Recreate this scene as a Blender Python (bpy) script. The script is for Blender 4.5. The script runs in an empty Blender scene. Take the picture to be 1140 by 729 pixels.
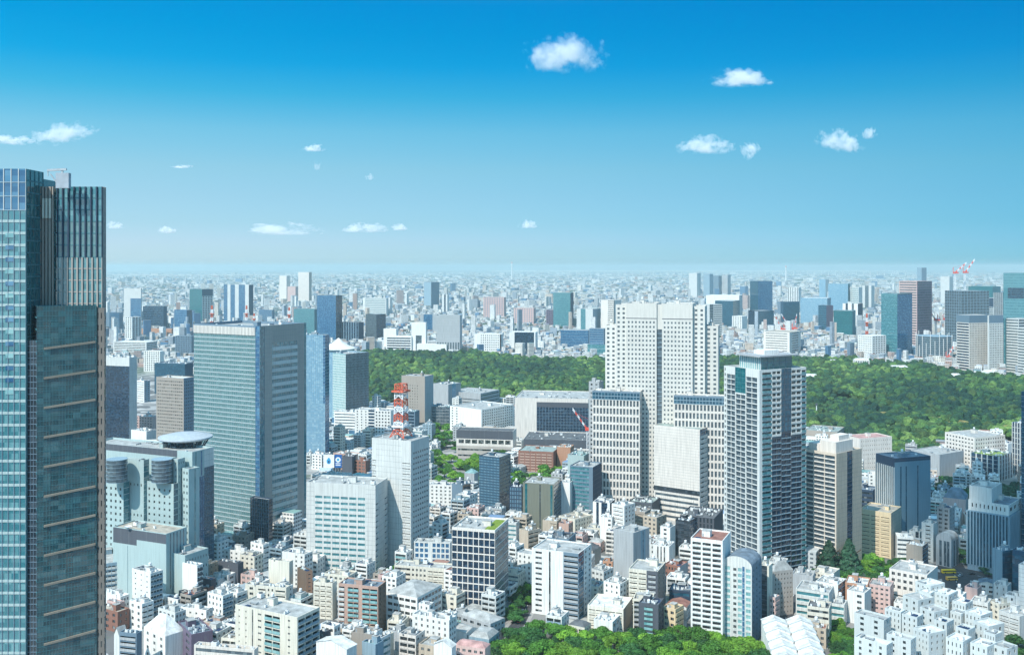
import bpy, math, random, re
import numpy as np
from mathutils import Vector, Matrix
R = math.radians
scn = bpy.context.scene
COL = scn.collection
random.seed(7)

# ------------------------------------------------------------------ camera, sky, sun, exposure
F, H, CX, HY = 1100.0, 240.0, 570.0, 296.0          # photo focal length in pixels, eye height in metres, horizon row
cam = bpy.data.objects.new('camera', bpy.data.cameras.new('camera'))
COL.objects.link(cam)
cam.location = (0, 0, H)
cam.rotation_euler = (R(90), 0, 0)
cam.data.sensor_width = 36
cam.data.lens = 36 * F / 1140
cam.data.shift_y = -(364.5 - HY) / 1140
cam.data.clip_start = 1
cam.data.clip_end = 200000
scn.camera = cam

SUN_AZ, SUN_EL = 218.0, 49.0                          # degrees clockwise from the view direction, and above the horizon
world = bpy.data.worlds.new('World')
scn.world = world
world.use_nodes = True
wn = world.node_tree.nodes
wl = world.node_tree.links
bg = wn['Background']
sky = wn.new('ShaderNodeTexSky')
sky.sky_type = 'NISHITA'
sky.sun_disc = False
sky.sun_elevation = R(SUN_EL)
sky.sun_rotation = R(SUN_AZ)
sky.altitude = 100
sky.air_density = 1.0
sky.dust_density = 0.3
sky.ozone_density = 3.0
tc = wn.new('ShaderNodeTexCoord')
sep = wn.new('ShaderNodeSeparateXYZ')
wl.new(tc.outputs['Generated'], sep.inputs[0])
ramp = wn.new('ShaderNodeValToRGB')                   # clear summer air: the blue deepens quickly with height
cr = ramp.color_ramp
SKY = [(0.0, (0.3464, 0.3296, 0.4341)), (0.01, (0.3464, 0.3296, 0.4341)), (0.024, (0.3462, 0.3119, 0.4104)), (0.042, (0.314, 0.2999, 0.3608)), (0.069, (0.33, 0.3083, 0.3338)), (0.096, (0.3376, 0.3286, 0.3197)), (0.132, (0.2641, 0.3496, 0.332)), (0.167, (0.0865, 0.3326, 0.3416)), (0.197, (0.0113, 0.3114, 0.3656)), (0.227, (0.0005, 0.3031, 0.3769)), (0.256, (0.0001, 0.3022, 0.3926)), (0.46, (1.0, 1.05, 0.85)), (1.0, (1.85, 1.5, 1.02))]
cr.elements[0].position, cr.elements[0].color = SKY[0][0], SKY[0][1] + (1,)
cr.elements[1].position, cr.elements[1].color = SKY[-1][0], SKY[-1][1] + (1,)
for p_, c_ in SKY[1:-1]:
    cr.elements.new(p_).color = c_ + (1,)
wl.new(sep.outputs['Z'], ramp.inputs[0])
mul = wn.new('ShaderNodeMix')
mul.data_type = 'RGBA'
mul.blend_type = 'MULTIPLY'
mul.inputs['Factor'].default_value = 1
wl.new(sky.outputs[0], mul.inputs['A'])
wl.new(ramp.outputs[0], mul.inputs['B'])
side = wn.new('ShaderNodeMapRange')                   # the sky is paler towards the west
for i_, v_ in enumerate((-.46, .46, 0, 1)): side.inputs[i_ + 1].default_value = v_
wl.new(sep.outputs['X'], side.inputs[0])
tone = wn.new('ShaderNodeMix'); tone.data_type = 'RGBA'
tone.inputs['A'].default_value = (0.749, 1.089, 1.196, 1); tone.inputs['B'].default_value = (0.241, 0.652, 0.831, 1)
wl.new(side.outputs[0], tone.inputs['Factor'])
mul2 = wn.new('ShaderNodeMix'); mul2.data_type = 'RGBA'; mul2.blend_type = 'MULTIPLY'; mul2.inputs['Factor'].default_value = 1
wl.new(mul.outputs['Result'], mul2.inputs['A']); wl.new(tone.outputs['Result'], mul2.inputs['B'])
wl.new(mul2.outputs['Result'], bg.inputs[0])
bg.inputs[1].default_value = 0.15

sl = bpy.data.lights.new('sun', 'SUN')
sl.energy = 2.35
sl.angle = R(0.53)
sl.color = (1.0, 0.95, 0.86)
so = bpy.data.objects.new('sun', sl)
COL.objects.link(so)
sd = Vector((math.sin(R(SUN_AZ)) * math.cos(R(SUN_EL)), math.cos(R(SUN_AZ)) * math.cos(R(SUN_EL)), math.sin(R(SUN_EL))))
so.rotation_euler = sd.to_track_quat('Z', 'Y').to_euler()
so.location = sd * 500

scn.view_settings.view_transform = 'Standard'
scn.view_settings.look = 'None'
scn.view_settings.exposure = 1.2
scn.view_settings.gamma = 1.0
scn.view_settings.use_curve_mapping = False
scn.render.engine = 'CYCLES'
cy = scn.cycles
cy.max_bounces = 6
cy.diffuse_bounces = 2
cy.glossy_bounces = 2
cy.transmission_bounces = 2
cy.volume_bounces = 4
cy.use_denoising = True

HAZE_D, HAZE_C, HAZE_A, HAZE_TOP = 5.2e-5, (.72, .88, .88), 0.2, 286.0

# ------------------------------------------------------------------ materials
MATS = {}
def _base(name, rough=.8, spec=.3):
    m = bpy.data.materials.new(name)
    m.use_nodes = True
    nt = m.node_tree
    b = nt.nodes['Principled BSDF']
    b.inputs['Roughness'].default_value = rough
    b.inputs['Specular IOR Level'].default_value = spec
    return m, nt, b
def _mixcol(nt, a, bcol, fac, mode='MIX'):
    x = nt.nodes.new('ShaderNodeMix'); x.data_type = 'RGBA'; x.blend_type = mode
    for sock, v in (('A', a), ('B', bcol)):
        if isinstance(v, tuple): x.inputs[sock].default_value = v + (1,)
        else: nt.links.new(v, x.inputs[sock])
    if isinstance(fac, (int, float)): x.inputs['Factor'].default_value = fac
    else: nt.links.new(fac, x.inputs['Factor'])
    return x.outputs['Result']
def _math(nt, op, a, b=None, c=None):
    x = nt.nodes.new('ShaderNodeMath'); x.operation = op
    for i, v in enumerate((a, b, c)):
        if v is None: continue
        if isinstance(v, (int, float)): x.inputs[i].default_value = v
        else: nt.links.new(v, x.inputs[i])
    return x.outputs[0]
def _noise(nt, scale, vec, detail=3):
    n = nt.nodes.new('ShaderNodeTexNoise'); n.inputs['Scale'].default_value = scale; n.inputs['Detail'].default_value = detail
    nt.links.new(vec, n.inputs['Vector'])
    return n.outputs['Fac']
def _scaled(nt, vec, s):
    v = nt.nodes.new('ShaderNodeVectorMath'); v.operation = 'MULTIPLY'; v.inputs[1].default_value = s
    nt.links.new(vec, v.inputs[0])
    return v.outputs[0]
def _mr(nt, v, a, b, lo, hi):
    x = nt.nodes.new('ShaderNodeMapRange')
    for i, t in enumerate((a, b, lo, hi)): x.inputs[i + 1].default_value = t
    nt.links.new(v, x.inputs[0])
    return x.outputs[0]

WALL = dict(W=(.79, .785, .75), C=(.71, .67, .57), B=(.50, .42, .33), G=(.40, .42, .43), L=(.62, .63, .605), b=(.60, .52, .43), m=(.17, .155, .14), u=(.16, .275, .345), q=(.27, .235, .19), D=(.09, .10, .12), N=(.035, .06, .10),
            R=(.16, .115, .085), K=(.28, .14, .105), S=(.48, .32, .26), P=(.62, .44, .40), T=(.38, .48, .475), F=(.40, .465, .475), f=(.56, .60, .59), U=(.25, .355, .42), O=(.47, .26, .17),
            Y=(.68, .54, .35), M=(.42, .385, .35), i=(.64, .62, .57), V=(.19, .20, .16), X=(.15, .12, .17), E=(.06, .19, .22), A=(.34, .30, .26), H=(.15, .22, .28), I=(.72, .67, .61), Z=(.03, .035, .045), J=(.03, .08, .13), Q=(.10, .24, .27))
def wall(k):
    key = 'w' + k
    if key in MATS: return MATS[key]
    m, nt, b = _base('wall_paint_' + k, .75, .25)
    tcn = nt.nodes.new('ShaderNodeTexCoord'); oi = nt.nodes.new('ShaderNodeObjectInfo')
    obv = tcn.outputs['Object']
    col = WALL[k]
    big = _mr(nt, _noise(nt, .05, obv), .3, .7, .95, 1.03)
    streak = _mr(nt, _noise(nt, 1.0, _scaled(nt, obv, (.9, .9, .05)), 4), .42, .72, 1.0, .76 if k in 'WCLGPBIU' else .88)
    fine = _mr(nt, _noise(nt, 2.2, obv, 2), .3, .7, .94, 1.05)
    rnd = _mr(nt, oi.outputs['Random'], 0, 1, .93, 1.05)
    f = _math(nt, 'MULTIPLY', _math(nt, 'MULTIPLY', big, streak), _math(nt, 'MULTIPLY', fine, rnd))
    c = _mixcol(nt, col, f, 1.0, 'MULTIPLY')
    nt.links.new(c, b.inputs['Base Color'])
    MATS[key] = m
    return m
GLASS = dict(D=((.012, .018, .022), (.20, .22, .22)), N=((.008, .022, .045), (.03, .07, .12)), B=((.02, .09, .19), (.10, .24, .36)), T=((.095, .195, .205), (.15, .265, .275)),
             P=((.26, .46, .46), (.12, .30, .32)), S=((.05, .075, .095), (.14, .18, .20)), E=((.005, .10, .12), (.02, .16, .17)), K=((.16, .31, .42), (.30, .46, .54)),
             Q=((.04, .17, .20), (.14, .32, .34)), R=((.008, .055, .066), (.05, .15, .16)), Z=((.02, .03, .04), (.06, .08, .10)), J=((.012, .06, .10), (.03, .12, .18)))
def glass(k):
    key = 'g' + k
    if key in MATS: return MATS[key]
    m, nt, b = _base('window_glass_' + k, .06, .6)
    b.inputs['IOR'].default_value = 1.9 if k in 'RQE' else 1.7
    tcn = nt.nodes.new('ShaderNodeTexCoord'); oi = nt.nodes.new('ShaderNodeObjectInfo')
    add = nt.nodes.new('ShaderNodeVectorMath'); add.operation = 'ADD'; add.inputs[1].default_value = (.31, .37, .21)
    nt.links.new(tcn.outputs['Object'], add.inputs[0])
    sn = nt.nodes.new('ShaderNodeVectorMath'); sn.operation = 'SNAP'; sn.inputs[1].default_value = (2.4, 2.4, 1.9)
    nt.links.new(add.outputs[0], sn.inputs[0])
    wnz = nt.nodes.new('ShaderNodeTexWhiteNoise'); wnz.noise_dimensions = '4D'
    nt.links.new(sn.outputs[0], wnz.inputs['Vector']); nt.links.new(oi.outputs['Random'], wnz.inputs['W'])
    v = _math(nt, 'POWER', wnz.outputs['Value'], 2.6)
    a, c2 = GLASS[k]
    c = _mixcol(nt, a, c2, v)
    nt.links.new(c, b.inputs['Base Color'])
    # panes sit a hair out of true, so reflections break up from pane to pane
    nrm = nt.nodes.new('ShaderNodeNewGeometry')
    jit = nt.nodes.new('ShaderNodeVectorMath'); jit.operation = 'SUBTRACT'; jit.inputs[1].default_value = (.5, .5, .5)
    nt.links.new(wnz.outputs['Color'], jit.inputs[0])
    sc = nt.nodes.new('ShaderNodeVectorMath'); sc.operation = 'MULTIPLY_ADD'; sc.inputs[1].default_value = (.05, .05, .05)
    nt.links.new(jit.outputs[0], sc.inputs[0]); nt.links.new(nrm.outputs['Normal'], sc.inputs[2])
    nz = nt.nodes.new('ShaderNodeVectorMath'); nz.operation = 'NORMALIZE'
    nt.links.new(sc.outputs[0], nz.inputs[0]); nt.links.new(nz.outputs[0], b.inputs['Normal'])
    MATS[key] = m
    return m
def plain(name, col, rough=.6, spec=.3, metal=0, var=.12, scale=.4):
    key = 'p' + name
    if key in MATS: return MATS[key]
    m, nt, b = _base(name, rough, spec)
    b.inputs['Metallic'].default_value = metal
    tcn = nt.nodes.new('ShaderNodeTexCoord')
    f = _mr(nt, _noise(nt, scale, tcn.outputs['Object'], 5), .3, .7, 1 - var, 1 + var)
    nt.links.new(_mixcol(nt, col, f, 1.0, 'MULTIPLY'), b.inputs['Base Color'])
    MATS[key] = m
    return m
ROOFC = dict(g=(.40, .41, .40), w=(.68, .69, .67), d=(.13, .14, .15), n=(.30, .37, .35), b=(.42, .38, .32), m=(.17, .22, .27), r=(.30, .15, .12), k=(.50, .30, .28), t=(.22, .38, .38), v=(.25, .36, .10))
def roofm(k):
    key = 'r' + k
    if key in MATS: return MATS[key]
    m, nt, b = _base('roof_deck_' + k, .85, .2)
    tcn = nt.nodes.new('ShaderNodeTexCoord'); obv = tcn.outputs['Object']
    f = _mr(nt, _noise(nt, .22, obv, 6), .3, .72, .60, 1.2)
    f2 = _mr(nt, _noise(nt, 1.5, obv, 3), .35, .7, .88, 1.1)
    f = _math(nt, 'MULTIPLY', f, f2)
    nt.links.new(_mixcol(nt, ROOFC[k], f, 1.0, 'MULTIPLY'), b.inputs['Base Color'])
    MATS[key] = m
    return m
METAL = lambda: plain('metal_grey', (.42, .45, .47), .45, .5)
UNITM = lambda: plain('unit_white', (.68, .70, .70), .55, .4, 0, .15, 2)
REDP = lambda: plain('paint_red', (.62, .06, .03), .5)
WHTP = lambda: plain('paint_white', (.80, .80, .80), .5)

TEXTM = {}
for t_, sz_ in (('kuDO', 5.2), ('東横', 2.4), ('横イン', 3.3)):
    cu_ = bpy.data.curves.new('lettering', 'FONT'); cu_.body = t_; cu_.size = sz_; cu_.align_x = 'CENTER'; cu_.align_y = 'CENTER'; cu_.extrude = .04
    o_ = bpy.data.objects.new('lettering', cu_); COL.objects.link(o_); dg_ = bpy.context.evaluated_depsgraph_get()
    TEXTM[t_] = bpy.data.meshes.new_from_object(o_.evaluated_get(dg_)); bpy.data.objects.remove(o_); bpy.data.curves.remove(cu_)

# ------------------------------------------------------------------ mesh helpers
class MB:
    def __init__(s): s.v = []; s.f = []; s.m = []; s.mats = []
    def mi(s, mat):
        if mat not in s.mats: s.mats.append(mat)
        return s.mats.index(mat)
    def poly(s, pts, mat=None):
        n = len(s.v); s.v += [tuple(p) for p in pts]; s.f.append(tuple(range(n, n + len(pts)))); s.m.append(s.mi(mat) if mat else 0)
    def box(s, x0, x1, y0, y1, z0, z1, mat=None, bottom=True):
        n = len(s.v)
        s.v += [(x0, y0, z0), (x1, y0, z0), (x1, y1, z0), (x0, y1, z0), (x0, y0, z1), (x1, y0, z1), (x1, y1, z1), (x0, y1, z1)]
        fs = [(0, 1, 5, 4), (1, 2, 6, 5), (2, 3, 7, 6), (3, 0, 4, 7), (4, 5, 6, 7)] + ([(3, 2, 1, 0)] if bottom else [])
        k = s.mi(mat) if mat else 0
        for f in fs: s.f.append(tuple(n + i for i in f)); s.m.append(k)
    def bar(s, a, b, r, mat=None):
        a, b = Vector(a), Vector(b); d = (b - a)
        if d.length < 1e-6: return
        d.normalize(); u = d.cross(Vector((0, 0, 1)) if abs(d.z) < .9 else Vector((1, 0, 0))).normalized(); w = d.cross(u)
        n = len(s.v)
        for p in (a, b):
            for i, j in ((-1, -1), (1, -1), (1, 1), (-1, 1)): s.v.append(tuple(p + u * r * i + w * r * j))
        k = s.mi(mat) if mat else 0
        for f in ((0, 1, 5, 4), (1, 2, 6, 5), (2, 3, 7, 6), (3, 0, 4, 7), (3, 2, 1, 0), (4, 5, 6, 7)): s.f.append(tuple(n + i for i in f)); s.m.append(k)
    def lathe(s, prof, cx=0, cy=0, n=20, mat=None, sx=1, sy=1):
        b = len(s.v); k = s.mi(mat) if mat else 0
        for r, z in prof:
            for i in range(n):
                a = 2 * math.pi * i / n; s.v.append((cx + sx * r * math.cos(a), cy + sy * r * math.sin(a), z))
        for j in range(len(prof) - 1):
            for i in range(n):
                i2 = (i + 1) % n
                s.f.append((b + j * n + i, b + j * n + i2, b + (j + 1) * n + i2, b + (j + 1) * n + i)); s.m.append(k)
        s.f.append(tuple(b + i for i in range(n))[::-1]); s.m.append(k)
        s.f.append(tuple(b + (len(prof) - 1) * n + i for i in range(n))); s.m.append(k)
    def mesh(s, name):
        me = bpy.data.meshes.new(name)
        me.from_pydata(s.v, [], s.f)
        for m in s.mats: me.materials.append(m)
        if len(s.mats) > 1: me.polygons.foreach_set('material_index', s.m)
        me.update()
        return me
    def build(s, name, mat=None, parent=None, loc=(0, 0, 0), rz=0):
        me = s.mesh(name)
        if mat and not s.mats: me.materials.append(mat)
        return obj(name, me, parent, loc, rz)
def obj(name, me, parent=None, loc=(0, 0, 0), rz=0):
    o = bpy.data.objects.new(name, me); COL.objects.link(o)
    o.location = loc; o.rotation_euler = (0, 0, rz); o.parent = parent
    return o
def thing(name, label, cat, loc=(0, 0, 0), rz=0, group=None, me=None):
    o = obj(name, me, None, loc, rz)
    o['label'] = label; o['category'] = cat
    if group: o['group'] = group
    return o
def gp(px, py, z=0.0):
    Y = F * (H - z) / (py - HY)
    return Vector(((px - CX) / F * Y, Y, z))
def proj(x, y, z): return CX + F * x / y, HY + F * (H - z) / y

# ------------------------------------------------------------------ buildings
def spec(t):
    if not t: return None
    a = t.split(); d = {'k': a[0]}
    for q in a[1:]:
        k, v = q.split('=')
        try: d[k] = float(v)
        except ValueError: d[k] = v
    return d
def side_T(side, w, dp):
    if side == 'L': return lambda u, z, d: (-w + u, -d, z)
    if side == 'R': return lambda u, z, d: (d, u, z)
    if side == 'B': return lambda u, z, d: (-u, dp + d, z)
    return lambda u, z, d: (-w - d, dp - u, z)
ROT = {'L': 0, 'R': R(90), 'B': R(180), 'W': R(-90)}

def holes(mb, T, ua, ub, za, zb, us, vs, dep):
    q = lambda a, b, c, e, d0=0, d1=0: mb.poly([T(a, c, d0), T(b, c, d0), T(b, e, d0), T(a, e, d0)])
    z = za
    for v0, v1 in vs:
        if v0 > z + 1e-4: q(ua, ub, z, v0)
        u = ua
        for u0, u1 in us:
            if u0 > u + 1e-4: q(u, u0, v0, v1)
            mb.poly([T(u0, v0, 0), T(u1, v0, 0), T(u1, v0, -dep), T(u0, v0, -dep)])
            mb.poly([T(u0, v1, -dep), T(u1, v1, -dep), T(u1, v1, 0), T(u0, v1, 0)])
            mb.poly([T(u0, v0, -dep), T(u0, v1, -dep), T(u0, v1, 0), T(u0, v0, 0)])
            mb.poly([T(u1, v0, 0), T(u1, v1, 0), T(u1, v1, -dep), T(u1, v0, -dep)])
            u = u1
        if u < ub - 1e-4: q(u, ub, v0, v1)
        z = v1
    if z < zb - 1e-4: q(ua, ub, z, zb)

NWIN = [0]
def face(node, mb, side, sp, T, ua, ub, za, zb, wk):
    """one face zone: adds its wall to mb, its windows, balconies and screens as children of node"""
    W = ub - ua
    if sp is None or W < .8 or zb - za < 2.2:
        mb.poly([T(ua, za, 0), T(ub, za, 0), T(ub, zb, 0), T(ua, zb, 0)]); return
    k = sp['k']; f = sp.get('f', 3.4); g = glass(sp.get('g', 'D')) ; rz = ROT[side]
    top, bot = sp.get('top', .9), sp.get('bot', .6)
    a, b = ua + sp.get('a', .03) * W, ub - sp.get('b', .03) * W
    nf = max(1, int((zb - za - top - bot) / f)); f = (zb - za - top - bot) / nf
    if k in ('win', 'row', 'balc'):
        n = max(1, int(sp.get('n', max(1, round((b - a) / 3.4)))))
        bay = (b - a) / n
        wf = sp.get('w', .55 if k != 'balc' else .9); hf = sp.get('h', .48 if k != 'balc' else .84)
        ww = bay * wf; hh = f * hf; dep = sp.get('d', .3 if k != 'balc' else 1.3)
        us = [(a + bay * i + (bay - ww) / 2, a + bay * i + (bay + ww) / 2) for i in range(n)]
        off = f * sp.get('o', .30 if k != 'balc' else .03)
        vs = [(za + bot + f * j + off, za + bot + f * j + off + hh) for j in range(nf)]
        holes(mb, T, ua, ub, za, zb, us, vs, dep)
        if k == 'win' and n * nf <= 100:
            pm = MB(); pm.poly([(0, 0, 0), (ww, 0, 0), (ww, 0, hh), (0, 0, hh)])
            if ww > 1.2: pm.box(ww * .5 - .05, ww * .5 + .05, -.06, -.004, 0.02, hh - .02, plain('window_frame', (.5, .52, .53), .5), True)
            pm.mats.insert(0, g) if pm.mats else pm.mats.append(g)
            pm.m = [0] + [1] * (len(pm.f) - 1)
            me = pm.mesh('window')
            for v0, v1 in vs:
                for u0, u1 in us: obj('window', me, node, T(u0, v0, -dep), rz)
            NWIN[0] += n * nf
        else:
            pm = MB()
            pm.poly([(us[0][0] - ua, 0, 0), (us[-1][1] - ua, 0, 0), (us[-1][1] - ua, 0, hh), (us[0][0] - ua, 0, hh)])
            pm.mats.append(g); me = pm.mesh('window_row')
            for v0, v1 in vs: obj('window_row', me, node, T(ua, v0, -dep), rz)
        if k == 'balc':
            pd = sp.get('pd', .35); ph = sp.get('ph', 1.15); pk = sp.get('p', wk)
            pmat = glass(pk[1]) if len(pk) == 2 else wall(pk)
            pm = MB()
            if sp.get('j', 0): pm.box(0, b - a, -pd, .12, -.35, ph)
            else:
                for u0, u1 in us: pm.box(u0 - a - .05, u1 - a + .05, -pd, .12, -.35, ph)
            pm.mats.append(pmat); me = pm.mesh('balcony')
            for v0, v1 in vs: obj('balcony', me, node, T(a, v0, 0), rz)
        return
    if k == 'band':
        hh = f * sp.get('h', .45); off = f * sp.get('o', .32); dep = sp.get('d', .3)
        vs = [(za + bot + f * j + off, za + bot + f * j + off + hh) for j in range(nf)]
        holes(mb, T, ua, ub, za, zb, [(a, b)], vs, dep)
        pm = MB(); pm.poly([(0, 0, 0), (b - a, 0, 0), (b - a, 0, hh), (0, 0, hh)])
        mu = sp.get('mu', 0); pm.mats.append(g); pm.m = [0]
        if mu:
            x = mu
            while x < b - a - .3:
                pm.box(x - .08, x + .08, -.12, -.004, .01, hh - .01, wall(wk)); x += mu
        me = pm.mesh('window_band')
        for v0, v1 in vs: obj('window_band', me, node, T(a, v0, -dep), rz)
        if sp.get('lip', 0):
            pm = MB(); pm.box(0, b - a, -sp['lip'], .02, 0, f * .5); pm.mats.append(wall(sp.get('p', wk))); me = pm.mesh('balcony')
            for v0, v1 in vs: obj('balcony', me, node, T(a, v0 - f * .52, 0), rz)
        return
    if k == 'cur':
        top, bot = sp.get('top', 0), sp.get('bot', 0); a, b = ua + sp.get('a', 0) * W, ub - sp.get('b', 0) * W
        if a > ua: mb.poly([T(ua, za, 0), T(a, za, 0), T(a, zb, 0), T(ua, zb, 0)])
        if b < ub: mb.poly([T(b, za, 0), T(ub, za, 0), T(ub, zb, 0), T(b, zb, 0)])
        if top: mb.poly([T(a, zb - top, 0), T(b, zb - top, 0), T(b, zb, 0), T(a, zb, 0)])
        if bot: mb.poly([T(a, za, 0), T(b, za, 0), T(b, za + bot, 0), T(a, za + bot, 0)])
        pm = MB(); pm.poly([T(a, za + bot, 0), T(b, za + bot, 0), T(b, zb - top, 0), T(a, zb - top, 0)]); pm.mats.append(g)
        cw = pm.build('curtain_wall', None, node)
        lk = sp.get('l', wk); lm = wall(lk); lw = sp.get('lw', .5); ld = sp.get('ld', .15); mu = sp.get('mu', 0); mw = sp.get('mw', .12)
        nfl = max(1, round((zb - za - top - bot) / sp.get('f', 3.8))); ff = (zb - za - top - bot) / nfl
        def bx(m, u0, u1, z0, z1, d):
            P = [T(u0, z0, .003), T(u1, z0, .003), T(u1, z1, .003), T(u0, z1, .003), T(u0, z0, d), T(u1, z0, d), T(u1, z1, d), T(u0, z1, d)]
            n0 = len(m.v); m.v += P
            for q in ((4, 5, 6, 7), (0, 1, 5, 4), (7, 6, 2, 3), (1, 2, 6, 5), (3, 0, 4, 7)): m.f.append(tuple(n0 + i for i in q)); m.m.append(0)
        pm = MB()
        if lw > 0:
            for j in range(nfl): bx(pm, a, b, za + bot + ff * j, za + bot + ff * j + lw, ld)
        if pm.v: pm.build('floor_grid', lm, node)
        pm = MB()
        if mu:
            n = max(1, round((b - a) / mu))
            for i in range(n + 1):
                u = a + (b - a) * i / n; bx(pm, max(a, u - mw / 2), min(b, u + mw / 2), za + bot, zb - top, sp.get('md', ld + .06))
        if pm.v: pm.build('mullion_grid', wall(sp.get('m', lk)), node)
        return
    mb.poly([T(ua, za, 0), T(ub, za, 0), T(ub, zb, 0), T(ua, zb, 0)])
    if k == 'slit':                                       # dark vertical strips at given fractions
        for q in str(sp['at']).split(','):
            x = ua + float(q) * W; pm = MB(); hw = sp.get('sw', .8) / 2
            pm.poly([T(x - hw, za + bot, .05), T(x + hw, za + bot, .05), T(x + hw, zb - top, .05), T(x - hw, zb - top, .05)]); pm.build('window_strip', g, node)
    if k == 'panel':                                      # cladding joints
        pm = MB(); n = max(1, round(W / sp.get('mu', 3))); jm = plain('panel_joint', (.22, .24, .25), .8)
        for i in range(1, n):
            u = ua + W * i / n; pm.poly([T(u - .06, za, .02), T(u + .06, za, .02), T(u + .06, zb, .02), T(u - .06, zb, .02)])
        n = max(1, round((zb - za) / f))
        for i in range(1, n):
            z = za + (zb - za) * i / n; pm.poly([T(ua, z - .07, .03), T(ub, z - .07, .03), T(ub, z + .07, .03), T(ua, z + .07, .03)])
        pm.build('panel_joints', jm, node)

UNITS = {}
def unit_mesh(kind):
    if kind in UNITS: return UNITS[kind]
    m = MB(); u = UNITM(); dk = plain('unit_dark', (.10, .11, .12), .6)
    if kind == 'air_conditioner':
        m.box(-.9, .9, -.5, .5, .25, 1.75, u); m.box(-.8, -.6, -.45, .45, 0, .25, dk); m.box(.6, .8, -.45, .45, 0, .25, dk)
        m.lathe([(.38, 1.753), (.38, 1.85), (.3, 1.85)], 0, 0, 10, dk)
    elif kind == 'water_tank':
        m.lathe([(1.0, .6), (1.05, .8), (1.05, 2.3), (.8, 2.7), (.2, 2.85)], 0, 0, 12, u)
        for x in (-.6, .6):
            for y in (-.6, .6): m.box(x - .1, x + .1, y - .1, y + .1, 0, .65, dk)
    elif kind == 'cooling_tower':
        m.box(-1.6, 1.6, -1.6, 1.6, .5, 3.0, u); m.lathe([(1.2, 3.003), (1.2, 3.6), (1.0, 3.6)], 0, 0, 12, dk)
        for x in (-1.3, 1.3):
            for y in (-1.3, 1.3): m.box(x - .15, x + .15, y - .15, y + .15, 0, .5, dk)
    elif kind == 'duct':
        u = plain('duct_grey', (.30, .32, .33), .5, .5); m.box(-2.6, 2.6, -.35, .35, .5, 1.2, u); m.box(1.9, 2.6, .352, 1.9, .5, 1.2, u)
        for x in (-2.2, 0, 2.2): m.box(x - .1, x + .1, -.3, .3, 0, .5, dk)
    elif kind == 'solar_panel':
        for k_ in (-1.3, 0, 1.3): m.poly([(-1.6, k_ - .5, .3), (1.6, k_ - .5, .3), (1.6, k_ + .4, .85), (-1.6, k_ + .4, .85)], plain('solar_cell', (.02, .035, .08), .2, .5)); m.box(-1.5, 1.5, k_ + .38, k_ + .44, 0, .8, dk)
    elif kind == 'vent_pipe':
        m.lathe([(.25, 0), (.25, 1.6), (.42, 1.7), (.42, 2.0), (.1, 2.1)], 0, 0, 8, u)
    elif kind == 'antenna':
        m.bar((0, 0, 0), (0, 0, 6), .07, dk)
        for z in (4.2, 5, 5.7): m.bar((-.7, 0, z), (.7, 0, z), .04, dk)
    UNITS[kind] = m.mesh(kind)
    return UNITS[kind]

def rooftop(node, w, d, zr, wk, rng, n, house=True):
    occ = []
    if house and w > 6 and d > 6:
        hw, hd, hh = min(w * .4, rng.uniform(3.5, 7)), min(d * .4, rng.uniform(3.5, 6)), rng.uniform(2.6, 4.2)
        x, y = -w * rng.uniform(.3, .7), d * rng.uniform(.35, .7)
        m = MB(); m.box(x - hw / 2, x + hw / 2, y - hd / 2, y + hd / 2, zr, zr + hh, wall(wk), False); m.box(x - hw / 2 + .3, x - hw / 2 + 1.2, y - hd / 2 - .04, y - hd / 2, zr + .1, zr + 2.1, plain('door_grey', (.3, .33, .35), .5))
        m.box(x - hw / 2 - .15, x + hw / 2 + .15, y - hd / 2 - .15, y + hd / 2 + .15, zr + hh + .002, zr + hh + .2, roofm('g'))
        m.build('roof_house', None, node); occ.append((x, y, max(hw, hd) / 2 + 1))
        if rng.random() < .5: obj('water_tank', unit_mesh('water_tank'), node, (x, y, zr + hh + .2), 0)
        elif rng.random() < .4: obj('antenna', unit_mesh('antenna'), node, (x, y, zr + hh + .2), rng.uniform(0, 3))
    for _ in range(n):
        kind = rng.choice(['air_conditioner'] * 5 + ['vent_pipe', 'duct', 'duct', 'duct', 'antenna', 'solar_panel', 'cooling_tower'] if w > 14 else ['air_conditioner'] * 5 + ['vent_pipe', 'duct', 'duct', 'water_tank', 'solar_panel'])
        for _t in range(6):
            x, y = -rng.uniform(1.8, max(1.9, w - 1.8)), rng.uniform(1.8, max(1.9, d - 1.8)); r = 2.2 if kind == 'cooling_tower' else 1.2
            if all(abs(x - a) + abs(y - b) > r + c for a, b, c in occ):
                occ.append((x, y, r)); obj(kind, unit_mesh(kind), node, (x, y, zr), rng.choice([0, R(90)])); break

FOOT = []      # footprints of what stands: (cx, cy, radius-ish polygon)
LAND = []      # (x, y, short phrase) anchors used when a label needs a neighbour
RECORDS = []
def zones(node, mb, side, sp, w, dp, z0, z1, wk):
    T = side_T(side, w, dp); W = w if side in 'LB' else dp
    if isinstance(sp, str) and sp.startswith('@'): sp = [(0, 1, sp)]
    if isinstance(sp, (list, tuple)):
        for zn in sp:
            if len(zn) == 3: a, b, s2 = zn; c, e = 0, 1
            else: a, b, c, e, s2 = zn
            wk2 = wk
            if isinstance(s2, str) and s2.startswith('@'): wk2 = s2[1]; s2 = s2[3:]
            za, zb = z0 + (z1 - z0) * c, z0 + (z1 - z0) * e
            if wk2 != wk:
                m2 = MB(); face(node, m2, side, spec(s2), T, a * W, b * W, za, zb, wk2)
                if m2.v: m2.build('wall_panel', wall(wk2), node)
            else: face(node, mb, side, spec(s2), T, a * W, b * W, za, zb, wk2)
    else: face(node, mb, side, spec(sp), T, 0, W, z0, z1, wk)

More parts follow.
